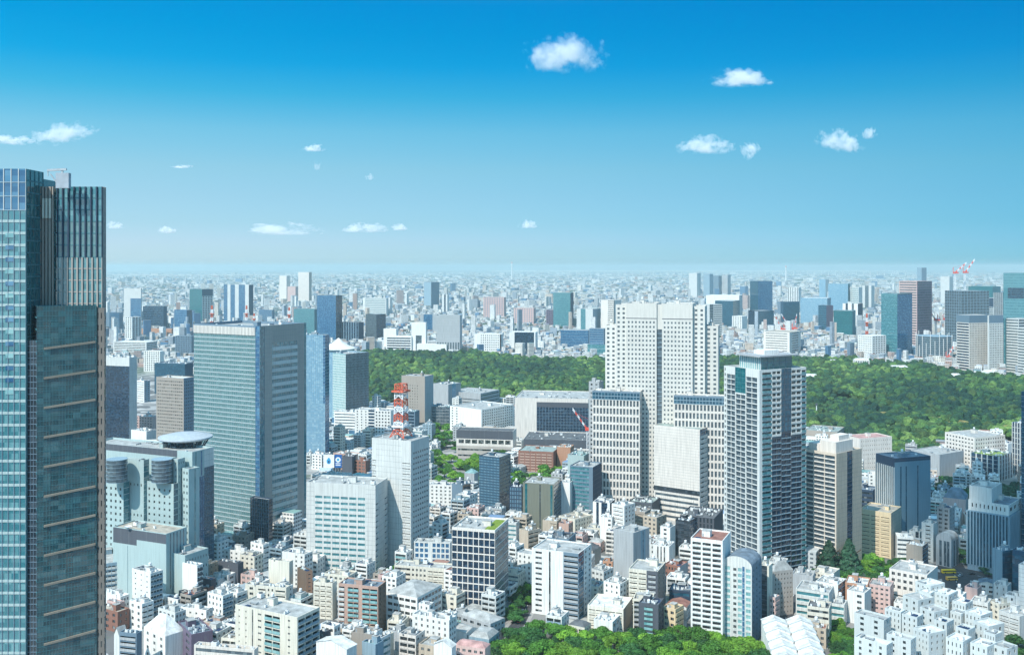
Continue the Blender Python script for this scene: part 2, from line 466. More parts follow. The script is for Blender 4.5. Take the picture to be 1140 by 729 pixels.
def body(node, w, dp, z0, z1, wk, L, Rr, Wt=None, Bk=None, roof='g', para=.9, name='wall', eq=0, rng=None, house=True, shape=None):
    """walls, roof and what sits on it, in the node's own frame: front face along -x at y=0, right face along +y at x=0"""
    mb = MB()
    for side, sp in (('L', L), ('R', Rr), ('W', Wt), ('B', Bk)): zones(node, mb, side, sp, w, dp, z0, z1, wk)
    rng = rng or random.Random(int(w * 991 + dp * 77 + z1 * 13))
    t = min(.45, w * .1, dp * .1); zr = z1 - para
    if shape is None:
        O = [(-w, 0), (0, 0), (0, dp), (-w, dp)]; I = [(-w + t, t), (-t, t), (-t, dp - t), (-w + t, dp - t)]
        for i in range(4):
            j = (i + 1) % 4
            mb.poly([O[i] + (z1,), O[j] + (z1,), I[j] + (z1,), I[i] + (z1,)])
            mb.poly([I[j] + (zr,), I[i] + (zr,), I[i] + (z1,), I[j] + (z1,)])
    wl_ = mb.build(name, wall(wk), node) if mb.v else None
    rf = MB()
    rm = roofm(roof)
    if shape is None:
        rf.poly([p + (zr,) for p in I])
    elif shape[0] == 'gable':                             # ridge along x or y
        h = shape[1]; o_ = .4
        if shape[2] == 'y':
            rf.poly([(o_, -o_, z1 - .1), (o_, dp + o_, z1 - .1), (-w / 2, dp + o_, z1 + h), (-w / 2, -o_, z1 + h)]); rf.poly([(-w / 2, -o_, z1 + h), (-w / 2, dp + o_, z1 + h), (-w - o_, dp + o_, z1 - .1), (-w - o_, -o_, z1 - .1)])
            [(lambda q: (q.poly(t3), q.build('gable', wall(wk), node)))(MB()) for t3 in ([(-w, 0, z1), (0, 0, z1), (-w / 2, 0, z1 + h - .25)], [(0, dp, z1), (-w, dp, z1), (-w / 2, dp, z1 + h - .25)])]
        else:
            rf.poly([(o_, -o_, z1 - .1), (o_, dp / 2, z1 + h), (-w - o_, dp / 2, z1 + h), (-w - o_, -o_, z1 - .1)]); rf.poly([(o_, dp / 2, z1 + h), (o_, dp + o_, z1 - .1), (-w - o_, dp + o_, z1 - .1), (-w - o_, dp / 2, z1 + h)])
            [(lambda q: (q.poly(t3), q.build('gable', wall(wk), node)))(MB()) for t3 in ([(0, 0, z1), (0, dp, z1), (0, dp / 2, z1 + h - .25)], [(-w, dp, z1), (-w, 0, z1), (-w, dp / 2, z1 + h - .25)])]
    elif shape[0] == 'hip':                               # sloped edges up to a flat top
        h, q = shape[1], shape[2]
        O = [(-w, 0), (0, 0), (0, dp), (-w, dp)]; qx, qy = min(q, w * .45), min(q, dp * .45); I = [(-w + qx, qy), (-qx, qy), (-qx, dp - qy), (-w + qx, dp - qy)]
        for i in range(4):
            j = (i + 1) % 4; rf.poly([O[i] + (z1,), O[j] + (z1,), I[j] + (z1 + h,), I[i] + (z1 + h,)])
        rf.poly([p + (z1 + h,) for p in I]); zr = z1 + h; eq = 0
    elif shape[0] == 'barrel':
        h = shape[1]; n = 12
        pr = [(-w * (1 - math.cos(math.pi * i / n)) / 2, z1 + h * math.sin(math.pi * i / n)) for i in range(n + 1)]
        for i in range(n): rf.poly([(pr[i][0], 0, pr[i][1]), (pr[i][0], dp, pr[i][1]), (pr[i + 1][0], dp, pr[i + 1][1]), (pr[i + 1][0], 0, pr[i + 1][1])])
        [(lambda q: (q.poly(t3), q.build('gable', wall(wk), node)))(MB()) for t3 in ([(x, 0, z) for x, z in pr][::-1], [(x, dp, z) for x, z in pr])]
    rf.build('roof', rm, node)
    if shape is None and eq: rooftop(node, w, dp, zr, wk, rng, eq, house)
    return zr

def b(label, l, c, r, yt, yb, th, wk, L=None, Rr=None, name='office_block', lm=None, d=None, w=None, roof='g', eq=None, Wt=None, para=.9, house=True, shape=None, parent=None, part='wall', group=None, z0=0.0, retn=False, reg=True, keep=False):
    """a building from its photo corners: l, c, r = columns of the far end of one face, the near corner and the far end of the other face;
    yt, yb = rows of the near corner's top and foot; th = how far the near face turns away"""
    P = gp(c, yb)
    if d is None and w is None and not keep:
        for _ in range(24):                               # turn it until its depth is believable for its width
            t = R(th); ul, ur = (l - CX) / F, (r - CX) / F
            w0 = (P.x - ul * P.y) / (math.cos(t) + ul * math.sin(t)); den = math.sin(t) - ur * math.cos(t)
            if den > .02 and (ur * P.y - P.x) / den <= max(1.25 * w0, 9): break
            if th >= 70: break
            th += 2.5
    t = R(th); sn, cs = math.sin(t), math.cos(t)
    if w is None:
        ul = (l - CX) / F; w = (P.x - ul * P.y) / (cs + ul * sn)
    if d is None:
        ur = (r - CX) / F; den = sn - ur * cs; d = (ur * P.y - P.x) / den if den > .02 else 40
        d = min(max(d, 5), 100)
    w = max(w, 4)
    zt = H - (yt - HY) * P.y / F
    if parent is None:
        o = thing(name, label, name.replace('_', ' '), (P.x, P.y, 0), -t, group)
    else:
        o = obj(part, None, parent, (P.x - parent.location.x, P.y - parent.location.y, 0), -t)
    if eq is None: eq = 0 if P.y > 1900 else max(3, min(24, int(w * d / 22)))
    if Wt is None and isinstance(L, str): Wt = Rr if isinstance(Rr, str) else None
    zr = body(o, w, d, z0, zt, wk, L, Rr, Wt, None, roof, para, 'wall', eq, None, house, shape)
    if reg:
        cx, cyy = P.x + (-cs * w + sn * d) / 2, P.y + (sn * w + cs * d) / 2
        FOOT.append((P.x, P.y, t, w, d))
        RECORDS.append(((P.x, P.y), t, w, d, zt))
        if lm: LAND.append((proj(cx, cyy, zt * .5), lm, cyy))
    o['w'] = w; o['d'] = d; o['zt'] = zt; o['zr'] = zr
    return o
# ------------------------------------------------------------------ ground, roads
def sheet(name, pts, z, mat):
    m = MB(); m.poly([(x, y, z) for x, y in pts]); o = m.build(name, mat); o['kind'] = 'structure'; return o
gm, nt, gb = _base('city_ground', .9, .2)
g_tc = nt.nodes.new('ShaderNodeTexCoord'); gv = g_tc.outputs['Object']
n1 = _noise(nt, .02, gv, 6); n2 = _noise(nt, .0011, gv, 5)
vor = nt.nodes.new('ShaderNodeTexVoronoi'); vor.inputs['Scale'].default_value = .045; nt.links.new(gv, vor.inputs['Vector'])
vc = nt.nodes.new('ShaderNodeSeparateColor'); nt.links.new(vor.outputs['Color'], vc.inputs[0])
c1 = _mixcol(nt, (.13, .13, .13), (.42, .41, .39), _mr(nt, vc.outputs[0], .2, .95, 0, 1))
c1 = _mixcol(nt, c1, (.055, .085, .035), _mr(nt, n1, .60, .68, 0, .8))
c1 = _mixcol(nt, c1, (.07, .12, .06), _mr(nt, n2, .52, .66, 0, .75))
nt.links.new(c1, gb.inputs['Base Color'])
sheet('ground', [(-70000, -3000), (70000, -3000), (70000, 62000), (-70000, 62000)], 0, gm)
asph = plain('asphalt', (.06, .062, .066), .9, .2, 0, .25, .3)
def strip(name, px, wdt, z, mat):
    pts = [gp(x, y) for x, y in px]; m = MB(); Ls, Rs = [], []
    for i, p in enumerate(pts):
        a, c = pts[max(0, i - 1)], pts[min(len(pts) - 1, i + 1)]
        n = Vector((-(c.y - a.y), c.x - a.x, 0)).normalized() * wdt / 2
        Ls.append(p + n); Rs.append(p - n)
    for i in range(len(pts) - 1):
        m.poly([(q.x, q.y, z) for q in (Ls[i], Ls[i + 1], Rs[i + 1], Rs[i])])
    o = m.build(name, mat); o['kind'] = 'structure'; return o
ROADS = [([(560, 712), (577, 694), (590, 668), (600, 645), (604, 625)], 9), ([(1018, 641), (1050, 634), (1085, 640), (1140, 652)], 30), ([(1068, 660), (1062, 636), (1052, 618), (1046, 600)], 20),
         ([(872, 720), (874, 690), (880, 672), (886, 655)], 9), ([(392, 560), (500, 552), (600, 540)], 12)]
for i_, (px, wd) in enumerate(ROADS):
    strip('road', px, wd, .006 + .004 * i_, asph)
    strip('pavement', px, wd + 5, .002 + .0005 * i_, plain('paving', (.30, .29, .28), .9))
    pts = [gp(x, y) for x, y in px]; m = MB()
    for a, c in zip(pts, pts[1:]):
        n = int((c - a).length / 8); dv = (c - a).normalized(); pv = Vector((-dv.y, dv.x, 0)) * .12
        for k in range(n):
            s0, s1 = a + dv * (8 * k + 2), a + dv * (8 * k + 6)
            m.poly([(q.x, q.y, .03) for q in (s0 - pv, s1 - pv, s1 + pv, s0 + pv)])
    if m.v: m.build('road_marking', WHTP())['kind'] = 'structure'

# ------------------------------------------------------------------ the near glass tower at the edge
k = 345 / F
A = thing('glass_tower', 'towering teal glass skyscraper rising above the horizon, with stone ribs and a crane on top', 'skyscraper', (-166, 345, 0))
LAND.append(((70, 420), 'the near teal glass skyscraper', 345)); FOOT.append((-140, 345, 0, 60, 40)); RECORDS.append(((-133, 345), 0, 60, 30, 273))
def blk(root, x0, x1, y0, y1, z0, z1, wk, L, Rr, roof='g', name='block', **o):
    n = obj(name, None, root, (x1 - root_x(root), y0 - root_y(root), 0)); body(n, x1 - x0, y1 - y0, z0, z1, wk, L, Rr, roof=roof, **o); return n
def root_x(r): return r.location.x
def root_y(r): return r.location.y
zz = lambda py, Y: H - (py - HY) * Y / F
xx = lambda px, Y: (px - CX) / F * Y
gl = [(0, 1, .0, .947, 'cur g=Q l=T lw=.9 f=4.2 mu=2.1 mw=.25 m=H'), (0, 1, .947, 1, 'cur g=B l=U lw=.35 f=4.8 mu=2.6 mw=.25 m=L')]
blk(A, xx(-70, 345), xx(29, 345), 345, 357.5, 0, zz(188, 345), 'E', gl, 'cur g=E l=E lw=.5 f=4.2 mu=3', para=2.5)
# openable lights in every second floor of the pale face
m = MB()
for j in range(14):
    for u in (4.5, 12.0, 19.5, 26.5):
        z = zz(262, 345) - j * 4.2 * (10 / 10)
        if z < 60: continue
        m.box(xx(29, 345) - u - 2.6 - A.location.x, xx(29, 345) - u + .2 - A.location.x, -.2, -.14, z - .8, z + .7, glass('B' if (j * 3 + int(u)) % 5 < 3 else 'P'))
m.build('window_panel', None, A)
blk(A, xx(28.6, 357), xx(46, 357), 357.5, 375, 0, zz(199, 357), 'E', 'cur g=E l=E lw=.4 f=4.2 mu=2.5', 'cur g=E l=E f=4.2', roof='d')
blk(A, xx(45, 356), xx(60, 356), 356, 374, 0, zz(208, 356), 'A', 'cur g=Z l=A lw=0 mu=1.15 mw=.75 md=.7 m=A f=4.2', 'cur g=E l=E f=4.2', roof='d')
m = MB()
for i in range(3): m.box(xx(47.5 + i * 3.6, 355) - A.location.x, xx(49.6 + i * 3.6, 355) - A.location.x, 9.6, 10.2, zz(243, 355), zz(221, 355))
m.build('louvre', wall('C'), A)  # sunlit patch of the stone ribs, put in as pale cream slabs
blk(A, xx(59.6, 360), xx(64.6, 360), 360, 374, 0, zz(207, 360), 'Z' if 'Z' in WALL else 'D', 'cur g=Z l=D lw=.3 f=4.2', None, roof='d')
up = [(0, 1, 0, .905, 'cur g=Q l=M lw=.35 f=4.2 mu=1.9 mw=.5 md=.5 m=M'), (0, 1, .905, .953, 'cur g=T l=E lw=.3 f=4.4 mu=2.1 mw=.45 md=.6 m=N'), (0, 1, .953, 1, 'cur g=Q l=E lw=.3 f=4.4 mu=2.1 mw=.45 md=.6 m=N')]
blk(A, xx(64, 357), xx(114.3, 357), 357, 359.5, 0, zz(208, 357), 'M', up, [(0, 1, 0, 1, 'cur g=Q l=M lw=.3 f=4.2 mu=1.3 mw=.5 m=M')], roof='d', para=2)
# the lower wing, turned away from the front
lw = obj('wing', None, A, (xx(41, 345) - A.location.x, 0, 0), -R(58.8))
zt_ = zz(341, 345)
body(lw, 9, 19.4, 0, zt_, 'E', 'cur g=Z l=E f=4.2', 'cur g=R l=E lw=.14 f=1.75 mu=1.0 mw=.08 md=.12 ld=.1 m=E', None, None, 'd', 1.2)
for j in range(15):
    m = MB()
    z = zt_ - 15.2 - j * 10.35
    y0, y1, e = 2.2, 19.0, 1.7
    n0 = len(m.v)
    m.v += [(.02, y0, z), (.02, y1, z + e), (.02, y1, z + e + .7), (.02, y0, z + .7), (.6, y0, z), (.6, y1, z + e), (.6, y1, z + e + .7), (.6, y0, z + .7)]
    for q in ((4, 5, 6, 7), (0, 1, 5, 4), (7, 6, 2, 3), (3, 0, 4, 7), (1, 2, 6, 5)): m.f.append(tuple(n0 + i for i in q)); m.m.append(0)
    m.build('sunshade', wall('q'), lw)
blk(A, xx(106, 355.5), xx(116, 355.5), 355.5, 356.6, 0, zt_ - 1, 'm', [(0, 1, 0, 1, 'row n=2 w=.34 h=.5 f=4.2 a=.12 b=.12')], 'cur g=Z l=m f=4.2 lw=1.2', roof='d')
dk = blk(A, xx(41.4, 346) - 3.4, xx(41.4, 346) - .1, 346, 353, 0, zz(379, 346), 'E', 'cur g=Z l=H lw=.25 f=2.1 mu=1.1 mw=.1', None, roof='d')
m = MB()
for j in range(34): m.box(xx(33, 350) - A.location.x, xx(39, 350) - A.location.x, 4.4, 6, zz(386, 350) - j * 5.2, zz(386, 350) - j * 5.2 + 1.1)
m.build('ledge', wall('I'), A)
cr_ = MB(); X0 = xx(80, 362) - A.location.x; Z0 = zz(208, 357)
cr_.box(X0 - .6, X0 + 4, 5.4, 7.4, Z0 - 1, Z0 + 4.4, plain('crane_grey', (.36, .40, .44), .5)); cr_.bar((X0 + 1.5, 6, Z0 + 4), (X0 + 1.5, 6, Z0 + 6), .3, METAL())
cr_.bar((X0 - 3.6, 5.6, Z0 + 5.3), (X0 + 3, 6, Z0 + 5.7), .38, METAL()); cr_.bar((X0 - 3.4, 5.6, Z0 + 5), (X0 - 3.4, 5.6, Z0 + 3.2), .12, METAL()); cr_.bar((X0 - 2.5, 5.6, Z0 + 4), (X0 - .5, 6, Z0 + 1), .2, METAL())
cr_.build('roof_crane', None, A)

# ------------------------------------------------------------------ pale green glass tower with the grey stone frame
gL = [(0, .94, 0, .955, 'cur g=T l=F lw=.85 f=3.9 mu=2.4 mw=.1 ld=.2'), (0, .94, .955, .992, 'cur g=A l=I lw=0 mu=1.6 mw=1.0 md=.6 m=I f=8' if False else '@I cur g=S l=I lw=.3 mu=1.7 mw=1.15 md=.7 f=9'), (0, .94, .992, 1, None), (.94, 1, 'cur g=B l=H lw=.3 f=3.9')]
gR = [(0, .10, 'cur g=Q l=H lw=.3 f=3.9 mu=2'), (.10, .25, '@M panel mu=3 f=3.9'), (.25, .80, 0, .92, '@M band h=.6 f=6.2 g=Q mu=3 lip=.5 p=L top=.1 a=.01 b=.01'), (.25, .80, .92, 1, '@M panel mu=3 f=4'), (.80, .95, '@M panel mu=3 f=3.9'), (.95, 1, 'cur g=Q l=H lw=.3 f=3.9')]
b('tall pale green glass office tower with a grey stone frame around its shaded side', 216, 289, 341, 363, 602, 30, 'H', gL, gR, 'office_tower', 'the pale green glass tower', roof='g', eq=8, para=2.5)
b('black steel lattice fire stair tower at the foot of the pale green glass tower', 279, 299, 302, 556, 612, 28, 'N', 'cur g=Z l=H lw=.25 f=3 mu=2.6 mw=.2 md=.5', 'cur g=Z l=N f=3', 'lattice_block', eq=0)
b('blue mirror glass slab tower tucked behind the green glass tower', 330, 362, 366.5, 373, 515, 14, 'U', [(0, 1, .0, .46, 'cur g=K l=U lw=.25 f=3.9 mu=1.9 mw=.15'), (0, .93, .46, 1, 'cur g=K l=U lw=.2 f=3.9 mu=2.6 mw=.12'), (.93, 1, .46, 1, 'cur g=B l=U f=4')], 'cur g=B l=U f=3.9', 'office_tower', 'the blue glass slab', eq=5)
b('grey glass office block behind the blue slab with pale stacked bays on one side', 361, 385, 410.5, 394, 470, 42, 'U', [(0, .4, 'cur g=K l=U lw=.3 f=3.9 mu=2.5'), (.4, 1, 'cur g=P l=L lw=.9 f=3.9 mu=3 mw=.6')], 'cur g=S l=U lw=.3 f=3.9 mu=2.6 mw=.2', 'office_block', 'the grey glass office', eq=4, para=3)

# ------------------------------------------------------------------ teal office complex with the disc roof
E = thing('office_complex', 'pale teal office complex with square windows, stepped wings and a saucer on its roof', 'office complex', (gp(214, 652).x, gp(214, 652).y, 0))
LAND.append(((175, 570), 'the pale teal complex', 830))
eb = lambda *a, **o: b('', *a, parent=E, part='wing', **o)
EY = 652
eb(100, 214, 238, 503, EY, 24, 'T', [(0, .1, .86, .95, 'row n=3 w=.4'), (.0, .98, .95, 1, '@D cur g=S l=D f=6')] if False else [(0, .86, 0, .95, None), (0, .86, .95, 1, '@D panel mu=5'), (.86, 1, None)], [(0, .30, '@T slit at=.55 sw=1.6 g=Q'), (.30, .55, 0, .80, '@H cur g=B l=H lw=.3 f=3.8 mu=2'), (.30, .55, .80, 1, '@T slit at=.5 sw=1.5 g=B'), (.55, 1, 0, .86, 'cur g=J l=H lw=.3 f=3.8 mu=2'), (.55, 1, .86, 1, '@L panel mu=6')], eq=6, para=1.5)
eb(110, 137.5, 144, 537, 654, 24, 'T', 'row n=5 w=.36 h=.42 f=4.6 top=3', 'cur g=Q l=T f=4.6', eq=2)
eb(151, 193, 209, 538.5, 658, 24, 'T', 'row n=7 w=.32 h=.36 f=4.7 top=3', [(0, .55, 'cur g=J l=T f=4.7 mu=3'), (.55, 1, 'slit at=.5 sw=1.4 g=Q')], eq=3)
eb(135, 160, 166, 512, 654, 24, 'T', 'row n=6 w=.32 h=.08 f=22 top=4', 'cur g=Q l=T f=4.6', eq=1)
eb(189, 198, 206, 511, 656, 24, 'T', 'row n=2 w=.3 h=.36 f=4.7', 'row n=3 w=.3 h=.36 f=4.7', eq=0)
eb(203, 210, 222, 522, 657, 24, 'T', 'row n=2 w=.4 h=.4 f=4.7', '@T slit at=.6 sw=1.2 g=Q', eq=0)
for cx_ in (126, 176.5):
    p = gp(cx_, 660); m = MB(); zt1, zt0 = zz(513, p.y), zz(538, p.y); m.lathe([(7.4, zt0), (7.4, zt1)], p.x - E.location.x, p.y - E.location.y + 7, 24); m.build('glass_drum', glass('S'), E)
    m = MB()
    for i in range(7):
        z = zt0 + (zt1 - zt0) * i / 6; m.lathe([(7.42, z), (7.6, z), (7.6, z + .3), (7.42, z + .3)], p.x - E.location.x, p.y - E.location.y + 7, 24)
    m.build('drum_ring', wall('U'), E)
eb(126, 185, 208, 594, 676, 24, 'T', [(0, .45, .78, .99, '@D panel mu=8 f=9'), (.45, 1, .86, .99, '@D panel mu=8 f=9'), (0, .45, 0, .78, 'slit at=.62 sw=.3 g=J'), (.45, 1, 0, .86, None), (0, 1, .99, 1, None)], 'slit at=.2,.36,.52,.68,.84 sw=1.0 g=J bot=12', eq=4, roof='b')
eb(185, 206, 232, 618, 676, 24, 'T', None, 'row n=8 w=.3 h=.3 f=6', eq=2)
p = gp(196, 645); m = MB(); ox, oy = p.x - E.location.x, p.y - E.location.y + 22
zd = lambda py: zz(py, p.y + 22)
m.lathe([(4, zd(491)), (13, zd(490)), (20, zd(487.6)), (20.8, zd(486.6)), (20.6, zd(485.4)), (13, zd(482.8)), (.5, zd(481.5))], ox, oy, 40, plain('disc_shell', (.40, .44, .47), .5, .4))
m.build('saucer_roof', None, E)
m = MB()
for i in range(26):
    a0 = 2 * math.pi * i / 26; a1 = a0 + .24
    for rr in (7, 10):
        m.bar((ox + rr * math.cos(a0), oy + rr * math.sin(a0), zd(507)), (ox + rr * 1.75 * math.cos(a1), oy + rr * 1.75 * math.sin(a1), zd(489)), .3)
m.lathe([(5, zd(512)), (5, zd(491))], ox, oy, 16)
m.build('saucer_truss', wall('N'), E)
dish = MB(); p = gp(139, 672); q = (p.x - E.location.x, p.y - E.location.y + 6, zz(592, p.y))
dish.lathe([(.2, q[2] + 1.2), (1.6, q[2] + 1.5), (2.6, q[2] + 2.4), (2.7, q[2] + 2.5), (1.5, q[2] + 1.9), (.2, q[2] + 1.7)], q[0], q[1], 16); dish.box(q[0] - .3, q[0] + .3, q[1] - .3, q[1] + .3, q[2], q[2] + 1.3)
dish.build('dish_antenna', UNITM(), E)

# ------------------------------------------------------------------ mast tower
tw = b('light grey tiled office tower with a red and white lattice mast on its roof', 414, 457.5, 478, 491, 634, 26, 'L', [(0, .11, 0, .86, 'balc n=1 w=.95 h=.4 f=4.2 d=1.2 pd=.3'), (0, .11, .86, 1, None), (.11, .76, 'panel mu=2.6 f=4.2'), (.76, 1, 0, .86, 'balc n=1 w=.9 h=.4 f=4.2 d=1.2 pd=.3'), (.76, 1, .86, 1, None)], 'row n=7 w=.7 h=.36 f=4.2 top=8 a=.1 b=.06 g=S', 'office_tower', 'the tower with the red and white mast', eq=9)
zr = tw['zr']; MS = []; Yt = tw.location.y
tx, ty = -tw['w'] * .42, tw['d'] * .35
zm = lambda py: zz(py, Yt + ty)
lv = [487.5, 479, 470.5, 462, 453.5, 445, 436.5, 428]
for i in range(7):
    za_, zb_ = zm(lv[i]), zm(lv[i + 1]); ra = 6.6 if i < 1 else 4.2 - .1 * i; rb = 4.2 - .1 * (i + 1)
    mm = MB()
    ca = [(tx + ra * sx, ty + ra * sy, za_) for sx, sy in ((-1, -1), (1, -1), (1, 1), (-1, 1))]; cb = [(tx + rb * sx, ty + rb * sy, zb_) for sx, sy in ((-1, -1), (1, -1), (1, 1), (-1, 1))]
    for j in range(4):
        j2 = (j + 1) % 4; mm.bar(ca[j], cb[j], .34); mm.bar(cb[j], cb[j2], .24); mm.bar(ca[j], cb[j2], .19); mm.bar(ca[j2], cb[j], .19)
        mid = lambda a_, b_: tuple((Vector(a_) + Vector(b_)) / 2); mm.bar(mid(ca[j], cb[j]), mid(ca[j2], cb[j2]), .2)
    MS.append(mm)
MAST = thing('lattice_mast', 'red and white steel lattice radio mast standing on the grey tiled tower', 'radio mast', (0, 0, 0)); MAST.matrix_world = Matrix.Translation(tw.location) @ Matrix.Rotation(tw.rotation_euler.z, 4, 'Z')
for i, mm in enumerate(MS): mm.build('red_section' if i % 2 == 0 else 'white_section', plain('mast_red', (.62, .13, .07), .5) if i % 2 == 0 else WHTP(), MAST)
for py_ in (476, 437):
    pl = MB(); z = zm(py_); pl.box(tx - 5.6, tx + 5.6, ty - 5.6, ty + 5.6, z, z + .35); 
    for sx in (-1, 1): pl.box(tx + 5.5 * sx - .1, tx + 5.5 * sx + .1, ty - 5.5, ty + 5.5, z + .352, z + 1.3); pl.box(tx - 5.3, tx + 5.3, ty + 5.5 * sx - .1, ty + 5.5 * sx + .1, z + .352, z + 1.3)
    pl.build('platform', WHTP() if py_ > 450 else plain('mast_red', (.62, .13, .07), .5), MAST)

b('pale grey square office block with ribbon rows of teal windows', 341, 418, 431.5, 540, 643, 12, 'L', [(0, .12, 'panel mu=3'), (.12, .86, 'row n=6 w=.84 h=.44 f=4.4 top=9 g=Q a=0 b=0'), (.86, 1, 'panel mu=3')], [(0, .25, 0, .84, 'balc n=1 h=.42 f=4.4'), (0, .25, .84, 1, None), (.25, .75, 'panel mu=3 f=4.4'), (.75, 1, 0, .84, 'balc n=1 h=.42 f=4.4'), (.75, 1, .84, 1, None)], 'office_block', 'the pale grey square office', eq=10)

# ------------------------------------------------------------------ white grid office with a planted roof
hb = b('white square lattice office block with dark windows and a lawn on its roof', 503, 551, 566, 590, 686, 11, 'I', 'row n=8 w=.87 h=.86 f=5.0 top=1.6 bot=.3 o=.07 d=.35 g=N a=.0 b=.0', 'row n=14 w=.90 h=.86 f=5.0 top=1.6 bot=.3 o=.07 d=.12 g=N a=0 b=0', 'office_block', 'the white lattice office', eq=6, roof='g', para=1.2)
m = MB(); w_, d_, z_ = hb['w'], hb['d'], hb['zr']; m.box(-w_ * .28, -1.2, 1.5, d_ - 2, z_ + .01, z_ + .35); m.box(-w_ + 1.5, -w_ * .30, 1.0, 3.5, z_ + .01, z_ + .3); m.build('roof_lawn', plain('roof_grass', (.17, .24, .04), .9, .1, 0, .35, .5), hb)

# ------------------------------------------------------------------ white twin-shouldered tower
YI = 950
Iroot = thing('office_tower', 'broad white stone tower with stepped shoulders and a dark central slot', 'office tower', (gp(771, HY + 264000 / YI).x, YI, 0), -R(15))
LAND.append(((733, 440), 'the broad white stepped tower', 960))
zi = lambda py, Y=YI: zz(py, Y)
def ib(x0, x1, y0, y1, z1, L, Rr, z0=0, eq=0, wk='i', roof='g', para=1.0):
    n = obj('block', None, Iroot, (x1, y0, 0)); body(n, x1 - x0, y1 - y0, z0, z1, wk, L, Rr, None, None, roof, para, eq=eq)
def px_local(px):                                        # x along the tower's front that lands on a photo column
    t = R(15); u = (px - CX) / F; X0, Y0 = Iroot.location.x, Iroot.location.y
    return (u * Y0 - X0) / (math.cos(t) + u * math.sin(t))
xm0, xs0, xs1 = px_local(697), px_local(731), px_local(737)
ZT = zi(338)
ib(xm0, xs0, 0, 36, ZT, [(0, 1, 0, .925, 'row n=8 w=.45 h=.44 f=4.35 top=1.2 g=S'), (0, 1, .925, .929, '@D -'), (0, 1, .929, 1, None)], None, eq=3)
ib(xs1, 0, 0, 36, ZT - .2, [(0, 1, 0, .925, 'row n=8 w=.45 h=.44 f=4.35 top=1.2 g=S'), (0, 1, .925, .929, '@D -'), (0, 1, .929, 1, None)], 'row n=7 w=.35 h=.42 f=4.35 top=8', eq=3)
ib(xs0, xs1, 1.8, 36, ZT - 1, [(0, 1, 0, .88, 'cur g=S l=U lw=.5 f=4.35'), (0, 1, .88, 1, None)], None)
xo = [px_local(q) for q in (685, 672.5)]
ib(xo[0], xm0, 3, 34, zi(340), 'row n=2 w=.45 h=.46 f=4.35 top=2 g=S', None)
ib(xo[1], xo[0], 7, 31, zi(364), 'row n=2 w=.45 h=.46 f=4.35 top=1.5 g=S', None, eq=2)
xr = [px_local(q) for q in (783, 796)]
ib(0.01, xr[0] + 1.2, 4, 34, zi(341), 'row n=2 w=.45 h=.46 f=4.35 top=2 g=S', 'row n=4 w=.3 h=.42 f=4.35')
ib(xr[0] + 1.21, xr[1] + 2.5, 9, 31, zi(363), 'row n=2 w=.45 h=.46 f=4.35 top=1.5 g=S', 'row n=5 w=.35 h=.42 f=4.35', eq=2)
bays = [(0, 1, 0, .93, 'row n=14 w=.60 h=.72 f=7.6 top=.6 g=S d=.8 a=.01 b=.01'), (0, 1, .93, .985, '@U cur g=J l=U lw=.6 f=3.8 mu=3 mw=.4'), (0, 1, .985, 1, '@H panel mu=40 f=40')]
ib(px_local(666) - 3, px_local(717) - 2, -16, -.3, zz(438, YI - 14), bays, 'row n=5 w=.6 h=.72 f=7.6 top=8', eq=4, wk='I')
ib(px_local(752), px_local(805) + 3, -16, -.3, zz(440, YI - 14), bays, 'row n=5 w=.6 h=.72 f=7.6 top=8', eq=4, wk='I')
RECORDS.append(((Iroot.location.x + 25, YI - 5), R(15), 130, 42, ZT)); FOOT.append((Iroot.location.x + 26, YI - 15, R(15), 136, 56))
b('white windowless office slab with faint ribs standing before the broad white tower', 728, 779, 806, 478, 584, 30, 'I', [(0, 1, 0, .30, 'band h=.45 f=4.2 g=S'), (0, 1, .30, .35, '@H cur g=Z l=D f=4'), (0, 1, .35, 1, 'panel mu=60 f=2.6')], [(0, 1, 0, .93, 'balc n=5 w=.86 h=.5 f=4.3 d=1.4 pd=.3'), (0, 1, .93, 1, '@H cur g=J l=H f=4')], 'office_block', 'the white windowless slab', eq=9, roof='n')

